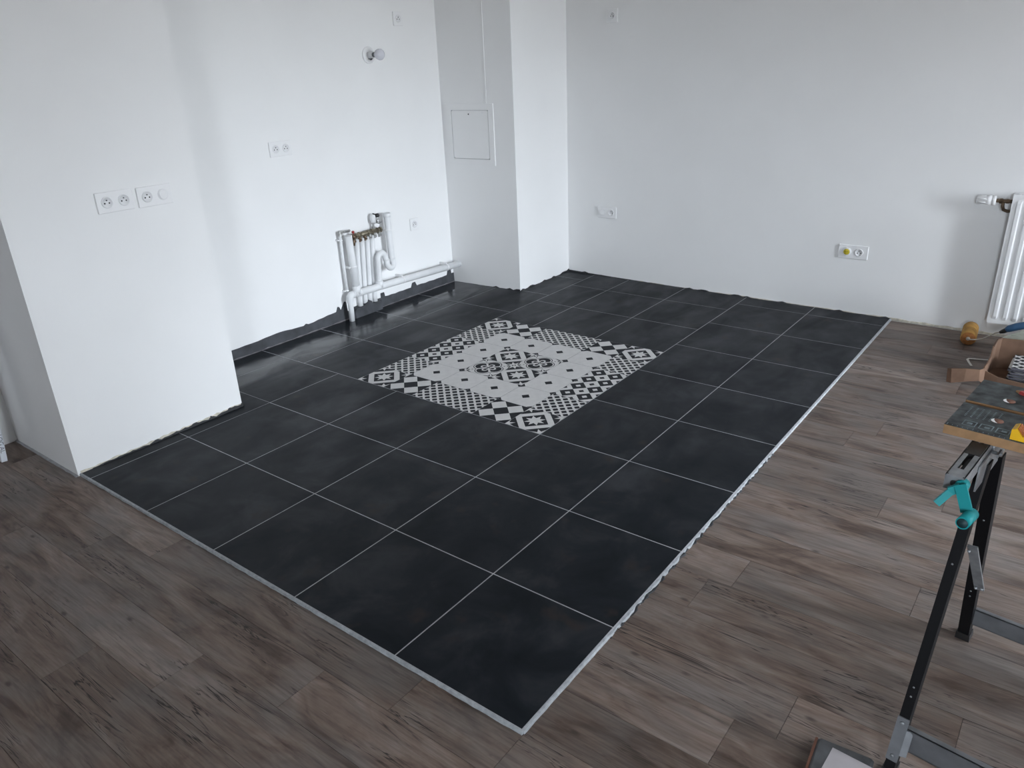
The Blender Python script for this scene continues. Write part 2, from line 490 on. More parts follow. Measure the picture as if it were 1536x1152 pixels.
struct(frame(WIN['y0'], WIN['y1'], WIN['z0'], WIN['z1'], Matrix.Translation((XR+.03,0,0)) @ Matrix.Rotation(math.pi/2, 4, 'Z')).build('window_1', 'plastic'), 'tall white window frame facing the kitchen', 'window')
struct(frame(WB['x0'], WB['x1'], WB['z0'], WB['z1'], Matrix.Translation((0,YF-.03,0))).build('fill_window', 'plastic'), 'small white window frame added unseen behind the camera for fill light', 'window')
y0, y1, z0, z1 = WIN['y0'], WIN['y1'], WIN['z0'], WIN['z1']
baf = MB()  # unseen slab and side walls added to narrow the window light
baf.box((XR+.12,y0-.25,z1+.45),(XR+1.1,y1+.25,z1+.60)); baf.box((XR+.12,y0-.25,-.2),(XR+3.0,y0-.05,z1+.45)); baf.box((XR+.12,y1+.05,-.2),(XR+3.0,y1+.25,z1+.45)); baf.box((XR+.12,y0-.05,-.2),(XR+3.0,y1+.05,-.05))
struct(baf.build('light_baffle', 'concrete'), 'unseen grey concrete baffle added outside the tall window to shape its light', 'wall')
struct(MB().prism([(XL, BY0), (BX, BY0), (BX, BY1), (XL, BY1)], -0.016, ZC).build('wall_partition', 'wall'),
       'white partition block jutting out left of the kitchen', 'wall')
DUCT = [(XL, 3.125), (DX, 3.158), (DX, YB), (XL, YB)]
struct(MB().prism(DUCT, -0.016, ZC).build('wall_duct', 'wall'), 'white duct casing in the far corner with the hatch', 'wall')
# plasterboard joint down the casing above the hatch
struct(MB().box((-2.581, 3.142, 1.27), (-2.573, 3.15, ZC)).build('trim_1', 'wall'), 'thin vertical plasterboard joint above the hatch', 'trim')

# ------------------------------------------------------------------ plank floor
PW, PL, GAP = 0.164, 1.2, 0.0012
pmesh = {}
def plank(x0, x1, y0, y1):
    w, h = x1-x0-GAP, y1-y0-GAP
    if w < 0.02 or h < 0.004: return
    key = (round(w,3), round(h,3))
    if key not in pmesh:
        pmesh[key] = MB().box((-w/2,-h/2,-0.004), (w/2,h/2,0)).mesh('plank', 'wood')
    place(pmesh[key], 'plank', floor, ((x0+x1)/2, (y0+y1)/2, ZW))
KNOWN = {0: -0.333, 1: -0.585, 2: -0.931, 3: -1.23}
row_lo = -0.146
k = 0
ks = range(-23, 18)
for k in ks:
    ya, yb = row_lo - PW*k, row_lo - PW*(k-1)
    ya, yb = max(ya, YF), min(yb, YB)
    if yb - ya < 0.01: continue
    off = KNOWN.get(k, (-0.333 - 0.31*k + 0.13*math.sin(k*2.3)))
    off = (off + 10*PL) % PL - PL
    segs = []
    def run(xa, xb, u, v):
        x = off - 3*PL
        while x < xb:
            a, c = max(x, xa), min(x+PL, xb)
            if c - a > 0.02: plank(a, c, u, v)
            x += PL
    if ya >= -0.006: run(0.005, XR, ya, yb)
    elif yb <= -0.006: run(XL, XR, ya, yb)
    else:
        run(XL, 0.005, ya, -0.006); run(0.005, XR, ya, yb)

# ------------------------------------------------------------------ kitchen tiling
S, J = 0.4535, 0.0035
MW = 1.206                      # patterned carpet of 6 x 6 tiles
AREA = [(0, 0), (0, YB), (DX, YB), (DX, 3.158), (XL, 3.125), (XL, BY1), (BX, BY1), (BX, 0)]
tfloor = struct(MB().prism(AREA, -0.014, -0.0005).build('floor_kitchen', 'grout'), 'dark square tile floor with pale joints and a patterned centre', 'floor')
tmesh = {}
def dtile(poly):
    cx = sum(p[0] for p in poly)/len(poly); cy = sum(p[1] for p in poly)/len(poly)
    loc = [(round(x-cx,4), round(y-cy,4)) for x, y in poly]
    key = tuple(loc)
    if key not in tmesh:
        n = len(loc); c = 0.0008
        # tile body with a small arris: inset top ring
        mb = MB()
        mnx = [p[0] for p in loc]; mny = [p[1] for p in loc]
        top = []
        for i in range(n):
            p, q, s = Vector(loc[i-1]), Vector(loc[i]), Vector(loc[(i+1) % n])
            d1 = (q-p).normalized(); d2 = (s-q).normalized()
            n1 = Vector((-d1.y, d1.x)); n2 = Vector((-d2.y, d2.x))
            top.append(tuple(q + (n1+n2)*c))
        vs = [(x,y,-0.009) for x,y in loc] + [(x,y,-0.0008) for x,y in loc] + [(x,y,0.0) for x,y in top]
        fs = [tuple(range(n-1,-1,-1)), tuple(range(2*n,3*n))]
        for i in range(n):
            j = (i+1) % n
            fs += [(i,j,n+j,n+i), (n+i,n+j,2*n+j,2*n+i)]
        mb.add(vs, fs)
        tmesh[key] = mb.mesh('floor_tile', 'tile')
    place(tmesh[key], 'tile', tfloor, (cx, cy, 0))
def rect_tile(x0, x1, y0, y1):
    h = J/2
    dtile([(x0+h,y0+h),(x1-h,y0+h),(x1-h,y1-h),(x0+h,y1-h)])
uM = 2*S + MW                    # left edge of the carpet, metres from the right edge
vM = 3*S + MW
W = 0.004                        # gap left at the walls
xw = -XL - W
# rows in front of the carpet
for v in range(3):
    ya, yb = v*S, (v+1)*S
    for u in range(5):
        rect_tile(-(u+1)*S, -u*S, ya, yb)
h = J/2
rect_tile(BX+W, -5*S, 0, S)
dtile([(-5*S-h, S+h), (-5*S-h, 2*S-h), (-6*S+h, 2*S-h), (-6*S+h, BY1+0.003), (BX+W, BY1+0.003), (BX+W, S+h)][::-1])
rect_tile(-xw, -6*S, BY1+0.001, 2*S)
rect_tile(-6*S, -5*S, 2*S, 3*S)
rect_tile(-xw, -6*S, 2*S, 3*S)
# right of the carpet
ybk = YB - 0.006
for v in range(3, 9):
    for u in range(2):
        rect_tile(-(u+1)*S, -u*S, v*S, min((v+1)*S, ybk))
# behind the carpet
ys = [vM, vM+S, vM+2*S, ybk]
xs = [2*S, 3*S, 4*S, uM]
for a in range(3):
    for c in range(3):
        rect_tile(-xs[a+1], -xs[a], ys[c], ys[c+1])
# left of the carpet
for v in range(3, 6):
    rect_tile(-(uM+S), -uM, v*S, (v+1)*S); rect_tile(-xw, -(uM+S), v*S, (v+1)*S)
def dy(x): return 3.125 + (x-XL)*(3.158-3.125)/(DX-XL) - 0.004
x0, x1 = -(uM+S), -uM
dtile([(x0+h, 6*S+h), (x1-h, 6*S+h), (x1-h, 7*S-h), (DX+W, 7*S-h), (DX+W, dy(DX)), (x0+h, dy(x0))])
dtile([(-xw, 6*S+h), (x0-h, 6*S+h), (x0-h, dy(x0)), (-xw, dy(-xw))])
rect_tile(DX+W, -uM, 7*S, 8*S); rect_tile(DX+W, -uM, 8*S, ybk)

# ------------------------------------------------------------------ patterned cement tiles
def clip(poly, lim=1.0):
    for ax, sg in ((0,1),(0,-1),(1,1),(1,-1)):
        out = []
        for i in range(len(poly)):
            p, q = poly[i-1], poly[i]
            ip, iq = sg*p[ax] <= lim+1e-9, sg*q[ax] <= lim+1e-9
            if ip != iq:
                t = (sg*lim - p[ax])/(q[ax]-p[ax])
                out.append((p[0]+t*(q[0]-p[0]), p[1]+t*(q[1]-p[1])))
            if iq: out.append(q)
        poly = out
        if len(poly) < 3: return []
    res = []
    for p in poly:
        if not res or abs(p[0]-res[-1][0])+abs(p[1]-res[-1][1]) > 1e-6: res.append(p)
    if len(res) > 2 and abs(res[0][0]-res[-1][0])+abs(res[0][1]-res[-1][1]) < 1e-6: res.pop()
    return res if len(res) > 2 else []
def dia(x, y, rr): return [(x+rr,y),(x,y+rr),(x-rr,y),(x,y-rr)]
def circ(x, y, rr, n=20): return [(x+rr*math.cos(2*math.pi*k/n), y+rr*math.sin(2*math.pi*k/n)) for k in range(n)]
def star(x, y, ro, ri, n=8, ph=0.0):
    return [(x+(ro if k%2==0 else ri)*math.cos(ph+math.pi*k/n), y+(ro if k%2==0 else ri)*math.sin(ph+math.pi*k/n)) for k in range(2*n)]
def sq(a): return [(-a,-a),(a,-a),(a,a),(-a,a)]
CORN = [(1,1),(-1,1),(-1,-1),(1,-1)]
def pat_star():
    L = [[(1, sq(1))], [(0, dia(0,0,1.18))], [(1, dia(0,0,0.76))], [(0, star(0,0,0.52,0.27,8,math.pi/4))]]
    L[3] += [(0, star(x,y,0.50,0.23,8)) for x,y in CORN]
    return L
def pat_check():
    return [[(1, sq(1))], [(0, dia(x*.5,y*.5,0.5)) for x,y in CORN]]
def pat_dots():
    d = []
    for a in range(-8, 9):
        for c in range(-8, 9):
            x, y = 0.125 + .25*(a+c), .25*(a-c)
            if abs(x) < 1.2 and abs(y) < 1.2:
                q, k = 0.165, 0.045
                d.append((1, [(x+q,y-k*.3),(x+q-k,y+k*1.2),(x+k*1.2,y+q-k),(x-k*.3,y+q),(x-k*1.2,y+q-k),(x-q+k,y+k*1.2),(x-q,y-k*.3),(x-q+k,y-k*1.2),(x-k*1.2,y-q+k),(x-k*.3,y-q),(x+k*1.2,y-q+k),(x+q-k,y-k*1.2)]))
    return [[(0, sq(1))], d]
def pat_rects():
    a = [(1, dia(x*.5,y*.5,0.49)) for x,y in CORN]
    c = [(0, dia(x*.5,y*.5,0.165)) for x,y in CORN]
    c += [(1, dia(x,y,0.165)) for x,y in [(0,0),(1,0),(-1,0),(0,1),(0,-1)]+CORN]
    return [[(0, sq(1))], a, c]
def pat_octagon():
    return [[(0, sq(1))], [(1, dia(0,0,0.25))] + [(1, dia(x,y,0.24)) for x,y in CORN]]
def pat_flourish():
    l1 = [(1, circ(x*.43,y*.43,.50)) for x,y in ((1,0),(-1,0),(0,1),(0,-1))]
    l2 = [(0, circ(x*.43,y*.43,.455)) for x,y in ((1,0),(-1,0),(0,1),(0,-1))]
    l3 = [(1, circ(x*.44,y*.44,.385)) for x,y in ((1,0),(-1,0),(0,1),(0,-1))]
    l4 = [(0, circ(x*.33+y*.0,y*.33,.17)) for x,y in ((1,0),(-1,0),(0,1),(0,-1))]
    l4 += [(0, [(.06,-.02),(.50,.42),(.42,.50),(-.02,.06)]), (0, [(-.06,.02),(-.50,-.42),(-.42,-.50),(.02,-.06)]),
           (0, [(.02,.06),(-.42,.50),(-.50,.42),(-.06,-.02)]), (0, [(-.02,-.06),(.42,-.50),(.50,-.42),(.06,.02)])]
    l5 = [(1, circ(x*.29,y*.29,.105)) for x,y in ((1,0),(-1,0),(0,1),(0,-1))] + [(1, star(0,0,.13,.06,4,0))]
    cor = []
    for x, y in CORN:
        cor += [(1, star(x,y,0.62,0.30,8))]
    c2 = [(0, star(x,y,0.44,0.18,8)) for x,y in CORN] + [(0, circ(x*.70,y*.70,.07,10)) for x,y in CORN]
    c3 = [(1, dia(x,y,0.13)) for x,y in CORN]
    return [[(0, sq(1))], cor, l1+c2, l2+c3, l3, l4, l5]
def pattern_mesh(name, layers):
    hs = 0.201/2 - 0.0008
    mb = MB().mat(3)
    mb.box((-hs,-hs,-0.009), (hs,hs,0.0))
    for li, lay in enumerate(layers):
        z = 0.0001*(li+1)
        for mi, poly in lay:
            p = clip(poly)
            if p: mb.mat(mi).add([(x*hs, y*hs, z) for x,y in p], [tuple(range(len(p)))])
    me = mb.mesh(name, ['cement_light', 'cement_dark', 'cement_mid', 'tile_side'])
    return me
PM = {n: pattern_mesh('patterned_tile_'+n, f()) for n, f in (('star',pat_star),('check',pat_check),('dots',pat_dots),('rects',pat_rects),('octagon',pat_octagon),('flourish',pat_flourish))}
LAY = ['star check dots dots check star', 'dots octagon octagon octagon octagon dots', 'rects octagon star flourish octagon rects',
       'rects octagon flourish star octagon rects', 'dots octagon octagon octagon octagon dots', 'star check dots dots check star']
# thin darker bed shows in the hairline joints of the carpet
struct_bed = MB().box((-uM+0.0015, 3*S+0.0015, -0.0125), (-2*S-0.0015, vM-0.0015, -0.0006)).build('carpet_bed', 'cement_mid', tfloor)
for j, rowp in enumerate(LAY):
    for i, nm in enumerate(rowp.split()):
        place(PM[nm], 'patterned_tile', tfloor, (-2*S - 0.201*(i+0.5), 3*S + 0.201*(j+0.5), 0.0))

# ------------------------------------------------------------------ raw edges and wall feet
def ragged(name, p0, p1, nrm, step, zlo, hfun, tfun, m, label):
    """irregular strip standing on the line p0-p1, its back on the wall, thickness towards nrm"""
    p0, p1, nrm = Vector(p0), Vector(p1), Vector(nrm)
    n = max(2, int((p1-p0).length/step))
    vs, fs = [], []
    for i in range(n+1):
        t = i/n
        q = p0.lerp(p1, t)
        hh, th = hfun(t), tfun(t)
        for d, z in ((0.0, zlo), (th, zlo), (th*0.8, zlo+hh*0.85), (0.0, zlo+hh)):
            vs.append((q.x+nrm.x*d, q.y+nrm.y*d, z))
    for i in range(n):
        a, c = i*4, i*4+4
        for k in range(4):
            l = (k+1) % 4
            fs.append((a+k, a+l, c+l, c+k))
    fs += [(0,1,2,3), (n*4+3, n*4+2, n*4+1, n*4)]
    o = MB().add(vs, fs).build(name, m)
    return struct(o, label, 'trim')
rnd = random.Random(11)
ragged('trim_2', (BX-0.0,-0.0005,0), (0.004,-0.0005,0), (0,-1,0), 0.02, ZW, lambda t: 0.0115+rnd.uniform(-.0004,.0004), lambda t: 0.006+rnd.uniform(-.001,.0012), 'edge',
       'grey mortar edge along the front of the tiling')
def lump(t, a=0.10, c=0.46):
    y = t*YB
    return 1.0 if 0.43 < y < 1.75 else 0.25
ragged('trim_3', (0.0005,0.0,0), (0.0005,YB,0), (1,0,0), 0.016, ZW, lambda t: 0.0115-lump(t)*rnd.uniform(0,.0022), lambda t: 0.0065+lump(t)*rnd.uniform(-.002,.0035), 'edge',
       'pale mortar edge along the right side of the tiling')
ragged('trim_4', (XL,BY0,0), (BX,BY0,0), (0,-1,0), 0.03, ZW, lambda t: 0.005+rnd.uniform(-.001,.001), lambda t: 0.010+rnd.uniform(-.002,.002), 'grout',
       'grey mortar bead at the foot of the partition end')
ragged('trim_13', (0.006,0.42,0), (0.006,1.75,0), (1,0,0), 0.014, ZW, lambda t: rnd.choice((.001,.001,.002,.006,.009)), lambda t: rnd.choice((.001,.002,.004,.007,.009)), 'adhesive_lump',
       'black adhesive crumbs along the right tile edge')
# dark adhesive band on the wall under the pipes
prof = [(0.803,.060),(1.175,.060),(1.30,.061),(1.40,.066),(1.50,.070),(1.60,.062),(1.69,.057),(1.71,.066),(1.73,.058),(1.85,.066),(1.96,.074),(1.975,.105),(1.99,.100),
        (2.0,.075),(2.02,.105),(2.035,.125),(2.05,.120),(2.055,.055),(2.09,.048),(2.10,.068),(2.17,.070),(2.20,.085),(2.22,.095),(2.24,.085),(2.25,.064),(2.33,.066),(2.36,.066),(2.362,.098),(2.395,.098),(2.40,.068),(2.5,.062),(2.66,.064),
        (2.675,.095),(2.705,.097),(2.72,.066),(2.9,.062),(3.05,.066),(3.06,.10),(3.09,.11),(3.10,.068),(3.128,.068)]
vs, fs = [], []
pts = []
for i, (yy, hh) in enumerate(prof):
    pts.append((yy, hh))
    if i+1 < len(prof):
        y2, h2 = prof[i+1]
        m_ = int((y2-yy)/0.05)
        for kk in range(1, m_+1):
            t = kk/(m_+1)
            pts.append((yy+(y2-yy)*t, hh+(h2-hh)*t+rnd.uniform(-.003,.003)))
for yy, hh in pts:
    th = 0.004 + rnd.uniform(-.001,.001) + (.038 if 2.085 < yy < 2.345 else 0.0)
    vs += [(XL, yy, -0.012), (XL+th+.003, yy, -0.012), (XL+th, yy, hh*0.97), (XL, yy, hh)]
for i in range(len(pts)-1):
    a, c = i*4, i*4+4
    fs += [(a+k, a+(k+1)%4, c+(k+1)%4, c+k) for k in range(4)]
fs += [(0,1,2,3), tuple(len(vs)-1-k for k in range(4))]
band = struct(MB().add(vs, fs).build('trim_5', 'adhesive'), 'dark adhesive band along the foot of the wall under the pipes', 'trim')
# pale mortar squeeze-out where the band meets the tiles
ragged('trim_6', (XL+0.006,BY1,0), (XL+0.006,3.12,0), (1,0,0), 0.03, -0.002, lambda t: 0.007+rnd.uniform(-.004,.003), lambda t: 0.003+rnd.uniform(0,.004), 'tile_body',
       'mortar squeezed out under the dark adhesive band')
# crumbled plaster and black adhesive at the other wall feet
ragged('trim_7', (BX,0.0,0), (BX,BY1,0), (1,0,0), 0.02, -0.002, lambda t: 0.010+0.010*t+rnd.uniform(-.004,.004), lambda t: 0.0035+rnd.uniform(-.001,.001), 'plaster',
       'crumbled plaster foot of the white partition')
ragged('trim_8', (BX,0.05,0), (BX,BY1+.004,0), (1,0,0), 0.015, -0.002, lambda t: max(.003,(0.004+0.010*t)*rnd.choice((.5,1,1.2,1.6))), lambda t: 0.006+rnd.uniform(-.002,.002), 'adhesive_lump',
       'black adhesive squeezed out along the partition foot')
ragged('trim_9', (DX,YB,0), (0.0,YB,0), (0,-1,0), 0.03, -0.002, lambda t: max(.0015, .012*(1-t)**6 + rnd.choice((.0018,.002,.002,.003,.009))), lambda t: 0.007+rnd.uniform(-.002,.002), 'adhesive_lump',
       'black adhesive crumbs along the foot of the back wall')
ragged('trim_10', (DX,3.158,0), (DX,YB,0), (1,0,0), 0.03, -0.002, lambda t: rnd.choice((.002,.003,.004,.012)) + (0.010 if t > .85 else 0), lambda t: 0.006+rnd.uniform(-.002,.002), 'adhesive_lump',
       'black adhesive crumbs along the side of the duct casing')
ragged('trim_11', (XL,3.125,0), (DX,3.158,0), (0.05,-1,0), 0.03, -0.002, lambda t: rnd.choice((.002,.002,.003,.012 if t > .6 else .003)), lambda t: 0.005+rnd.uniform(-.002,.002), 'adhesive_lump',
       'black adhesive crumbs along the front of the duct casing')
ragged('trim_12', (DX+.4,YB,0), (1.2,YB,0), (0,-1,0), 0.04, ZW, lambda t: 0.015+rnd.uniform(-.004,.003), lambda t: 0.003+rnd.uniform(-.001,.001), 'plaster',
       'bare plaster line at the foot of the back wall')

# ------------------------------------------------------------------ sockets and switches (local: faces -y, x right, z up)
def socket_insert(t, cx, cz):
    s = MB().lathe((cx,-0.0075,cz), (0,-1,0), [(0,.0235),(.0040,.0235),(.0055,.022),(.0055,.0198),(.0012,.0188),(.0012,.0)], 28).build('socket', 'plastic_in', t)
    for dx, dz in ((-.0095,-.003),(.0095,-.003)):
        MB().lathe((cx+dx,-0.0086,cz+dz), (0,-1,0), [(0,.0032),(.0005,.0032)], 12).build('pin_hole', 'hole', s)
    MB().lathe((cx,-0.0085,cz+.0085), (0,-1,0), [(0,.0027),(.0035,.0027),(.0045,.0015)], 12).build('earth_pin', 'zinc_dark', s)
    return s
def switch_insert(t, cx, cz):
    s = MB().lathe((cx,-0.0075,cz), (0,-1,0), [(0,.0235),(.0030,.0235),(.0038,.022)], 28).build('rocker_ring', 'plastic_in', t)
    b = MB()
    n = 18
    vs = []
    for zz, tilt in ((0,0),(1,1)):
        for k in range(n):
            a = 2*math.pi*k/n
            x, z = .0195*math.cos(a), .0195*math.sin(a)
            y = -0.011 if zz == 0 else -0.0130 - 0.0045*max(0.0, -(x*0.8+z*0.6)/.0195) 
            vs.append((cx+x, y, cz+z))
    fs = [tuple(range(n)), tuple(range(2*n-1,n-1,-1))] + [(k,(k+1)%n,n+(k+1)%n,n+k) for k in range(n)]
    b.add(vs, fs).build('rocker', 'plastic', t)
def outlet(kinds, loc, rotz, label, w=None, name=None, group=None):
    n = len(kinds)
    w = w or (0.084 if n == 1 else 0.155)
    hgt = 0.084
    t = thing(name or ('wall_socket' if kinds[0] != 'switch' else 'switch_socket'), label, 'socket', loc, rotz, group)
    MB().bbox((-w/2,-0.0085,-hgt/2), (w/2,0.0,hgt/2), 0.0022).build('cover_plate', 'plastic', t)
    for i, kd in enumerate(kinds):
        cx = 0 if n == 1 else (-0.0355 if i == 0 else 0.0355)
        if kd == 'socket': socket_insert(t, cx, 0)
        elif kd == 'switch': switch_insert(t, cx, 0)
        else:
            MB().lathe((cx,-0.0075,0), (0,-1,0), [(0,.0255),(.006,.0255),(.0075,.024),(.0075,.0185)], 28).build('socket', 'plastic', t)
            cp = MB().lathe((cx,-0.0125,0), (0,-1,0), [(0,.0188),(.0022,.0188),(.003,.018)], 28).build('yellow_cap', 'yellow_cap', t)
            cp['label'] = 'yellow round protective cap'
            lettering('cap_print', 'R-TV', 0.012, 'CENTER', 'ink', cp, Matrix.Translation((cx,-0.0156,0)) @ Matrix.Rotation(math.pi/2, 4, 'X'))
    return t
QL = math.pi/2
outlet(['socket','socket'], (BX,0.417,1.082), QL, 'double white wall socket on the partition, the left plate of the pair')
outlet(['socket','switch'], (BX,0.589,1.079), QL, 'white plate with one socket and a round switch, beside the partition double socket')
outlet(['socket','socket'], (XL,1.7175,1.132), QL, 'double white wall socket alone on the wall between partition and lamp')
outlet(['socket'], (XL,2.766,1.823), QL, 'single white socket high on the left wall above the bulb')
outlet(['socket'], (XL,2.748,0.507), QL, 'single white socket low on the wall right of the standpipe')
outlet(['switch','socket'], (-2.007,YB,0.487), 0, 'white switch and socket plate low on the back wall near the duct casing')
outlet(['tv','socket'], (-0.267,YB,0.383), 0, 'white double plate with a yellow capped socket low on the back wall', w=0.172)
outlet(['socket'], (-1.982,YB,1.795), 0, 'single white socket high on the back wall beside the duct casing')

# bulb on a round ceiling-rose plate
t = thing('bulb_holder', 'bare frosted bulb in a round white holder on the left wall', 'lamp', (XL,2.481,1.614), QL)
MB().lathe((0,0,0), (0,-1,0), [(0,.050),(.007,.050),(.011,.046),(.013,.030),(.013,.0)], 32).build('backplate', 'plastic', t)
MB().lathe((0,-.012,0), (0,-1,0), [(0,.021),(.030,.020),(.036,.018)], 24).build('lampholder', 'plastic_in', t)
MB().lathe((0,-.046,0), (0,-1,0), [(0,.0135),(.004,.0145),(.008,.0135),(.012,.0145),(.020,.0135)], 20).build('bulb_cap', 'zinc_dark', t)
MB().lathe((0,-.064,0), (0,-1,0), [(0,.013),(.012,.021),(.024,.029),(.036,.033),(.048,.0325),(.058,.027),(.064,.018),(.067,.008),(.0675,0)], 28).build('glass_bulb', 'bulb', t)
b = MB()
b.tube([(.004,-.013,-.028),(.006,-.022,-.026),(.003,-.034,-.020),(.0,-.046,-.012)], .003, 8)
b.tube([(-.010,-.013,-.022),(-.008,-.026,-.024),(-.002,-.036,-.018)], .0025, 8)
b.build('wire', 'zinc_dark', t)

# access hatch on the duct casing
ang = math.atan2(3.158-3.125, DX-XL)
t = thing('access_hatch', 'white square access hatch with a small lock on the duct casing', 'hatch', (-2.720,3.1385,0.877), ang)
b = MB()
fw, fh, fr = 0.402, 0.408, 0.041
b.box((-fw/2,-.010,0),(fw/2,0,fr)); b.box((-fw/2,-.010,fh-fr),(fw/2,0,fh)); b.box((-fw/2,-.010,fr),(-fw/2+fr,0,fh-fr)); b.box((fw/2-fr,-.010,fr),(fw/2,0,fh-fr))
b.build('frame', 'hatch', t)
d = MB().prism([(x,z) for x,z in [(-.156,.052),(-.148,.044),(.148,.044),(.156,.052),(.156,.357),(.148,.365),(-.148,.365),(-.156,.357)]], 0.002, 0.0085)
d.v = [(x, -z, y) for x, y, z in d.v]
dr = d.build('door', 'hatch', t)
b2 = MB().box((-fw/2+.03,-.002,.03),(fw/2-.03,-.0005,fh-.03)); b2.build('recess', 'recess', t)
MB().lathe((-.008,-.0085,.340), (0,-1,0), [(0,.0048),(.0012,.0048)], 14).build('lock', 'hole', dr)
MB().box((.102,-.0089,.345),(.122,-.0085,.356)).build('sticker', 'plastic_in', dr)

# ------------------------------------------------------------------ pipes on the left wall
PX = XL + 0.036
t = thing('drain_pipe', 'white plastic waste pipe along the wall foot with trap and standpipe', 'pipe', (0,0,0))
MB().tube([(PX,2.085,.166),(PX,2.45,.157),(PX,3.165,.133)], .0245, 20).build('horizontal_pipe', 'pvc', t)
b = MB().tube([(PX,2.10,.166),(PX,2.075,.165),(PX,2.062,.152),(PX,2.060,.13),(PX,2.060,.10),(PX-.004,2.060,-.008)], .0215, 18, radii=[.0250,.0250,.0235,.0215,.0185,.0175])
b.build('elbow', 'pvc', t)
# tee and riser at the left
MB().lathe((PX,2.125,.160), (0,0,1), [(0,.026),(.055,.027),(.056,.0245),(.058,.0245)], 20).build('tee', 'pvc', t)
MB().tube([(PX,2.125,.20),(PX,2.118,.40),(PX,2.110,.55)], .0245, 20).build('riser', 'pvc', t)
# S-trap: branch, over, down and up into the standpipe
br = [(PX,2.330,.150),(PX,2.333,.25),(PX,2.338,.33)] + [(PX,2.373-.034*math.cos(math.radians(a)), .345+.036*math.sin(math.radians(a))) for a in range(0,181,18)]
br += [(PX+.004,2.408,.335),(PX+.010,2.410,.318)] 
b = MB().tube(br, .0205, 18)
b.lathe((PX,2.330,.155),(0,0,1),[(0,.026),(.045,.0265),(.046,.0225)],20)
b.build('trap', 'pvc', t)
ub = [(PX+.010,2.410,.330)] + [(PX+.012+.006*math.sin(math.radians(a)), 2.436-.028*math.cos(math.radians(a)), .300-.030*math.sin(math.radians(a))) for a in range(0,181,18)] + [(PX+.008,2.464,.33)]
MB().tube(ub, .0205, 18).build('trap_bend', 'pvc', t)
b = MB().tube([(PX+.006,2.464,.31),(PX,2.463,.45),(PX,2.462,.634)], .0225, 20, caps=False)
b.lathe((PX,2.462,.606),(0,0,1),[(0,.0225),(.001,.025),(.028,.025),(.028,.0215),(.004,.0205),(.004,0)],20)
b.build('standpipe', 'pvc', t)
for yy, zz in ((2.152,.165),(2.547,.155),(3.009,.139)):
    b = MB().lathe((PX,yy-.006,zz),(0,1,-.03),[(0,.0245),(.0005,.0265),(.0115,.0265),(.012,.0245)],20)
    b.box((XL-.0268,yy-.006,zz+.018),(PX+.004,yy+.006,zz+.034))
    b.build('clip', 'plastic', t)
b = MB().lathe((PX,2.4625,.515),(0,0,1),[(0,.0225),(.0005,.0245),(.0105,.0245),(.011,.0225)],20)
b.box((XL-.0268,2.436,.515),(PX+.004,2.448,.526)); b.build('clip', 'plastic', t)
b = MB().lathe((PX,2.1195,.340),(0,0,1),[(0,.0245),(.0005,.0265),(.0105,.0265),(.011,.0245)],20)
b.box((XL-.0268,2.082,.340),(PX+.004,2.096,.351)); b.build('clip', 'plastic', t)

def rebase(root, v):
    v = Vector(v)
    root.location = v
    for o in COL.objects:
        if o.parent is root: o.location = Vector(o.location) - v
rebase(t, (PX, 2.06, 0.0))
t.location += Vector((0.027, -0.0235, 0.0095))      # the waste pipe runs clear in front of the feed pipes
t = thing('water_manifold', 'tarnished brass water manifold with white painted feed pipes above the waste pipe', 'manifold', (0,0,0))
MX = XL + 0.030
bar = MB()
bar.tube([(MX+.012,2.150,.541),(MX+.012,2.385,.541)], .0145, 16)
for yy in (2.165, 2.20, 2.27, 2.31, 2.36, 2.385): bar.lathe((MX+.012,yy-.006,.541),(0,1,0),[(0,.0195),(.012,.0195)],6,False)
bar.build('manifold_bar', 'brass', t)
for yy in (2.148, 2.20, 2.245, 2.288, 2.332, 2.372):
    b = MB().lathe((MX+.012,yy,.535),(0,0,-1),[(0,.010),(.012,.010),(.013,.013),(.022,.013),(.023,.008),(.040,.008)],12,False)
    b.tube([(MX+.012,yy,.508),(MX+.028,yy,.508)], .006, 10)
    b.build('outlet_valve', 'nickel' if yy > 2.25 else 'bronze', t)
b = MB()
tp = MB().tube([(MX+.020,2.128,.541),(MX+.020,2.150,.541)], .017, 14); tp.tube([(MX+.025,2.134,.535),(MX+.026,2.136,.50),(MX+.022,2.136,.485)], .008, 12)
tpo = tp.build('shutoff_tap', 'bronze', t)
MB().lathe((MX+.020,2.142,.556),(0,0,1),[(0,.004),(.008,.004),(.009,.009),(.018,.010),(.022,.006)],12).build('tap_knob', 'red_plastic', tpo)
for yy, bot in ((2.186,2.168),(2.232,2.212),(2.277,2.256),(2.321,2.300)):
    MB().tube([(MX-.006,yy,.515),(MX-.009,yy-.006,.40),(MX-.0105,bot,.20),(MX-.0105,bot-.010,.11),(MX-.0105,bot-.012,.064)], .0185, 16).build('feed_pipe', 'pvc', t)
b = MB().tube([(MX-.004,2.052,.565),(MX-.006,2.052,.40),(MX-.006,2.053,.19)], .0105, 12)
b.build('thin_pipe', 'pvc', t)
for zz in (.530,.196):
    b = MB().lathe((MX-.005,2.052,zz),(0,0,1),[(0,.0105),(.0005,.0135),(.0085,.0135),(.009,.0105)],14); b.box((XL,2.032,zz),(MX-.002,2.044,zz+.009)); b.build('clip', 'plastic', t)
b = MB().lathe((MX-.002,2.052,.560),(0,0,1),[(0,.013),(.014,.013),(.015,.010),(.030,.010)],8,False)
b.lathe((MX-.002,2.050,.580),(0,1,0),[(0,.012),(.018,.012),(.020,.008),(.085,.008)],10,False)
b.build('elbow_fitting', 'nickel', t)
b = MB().lathe((MX,2.340,.555),(0,0,1),[(0,.013),(.012,.013),(.014,.0075),(.030,.0075),(.032,.012),(.040,.012)],10,False)
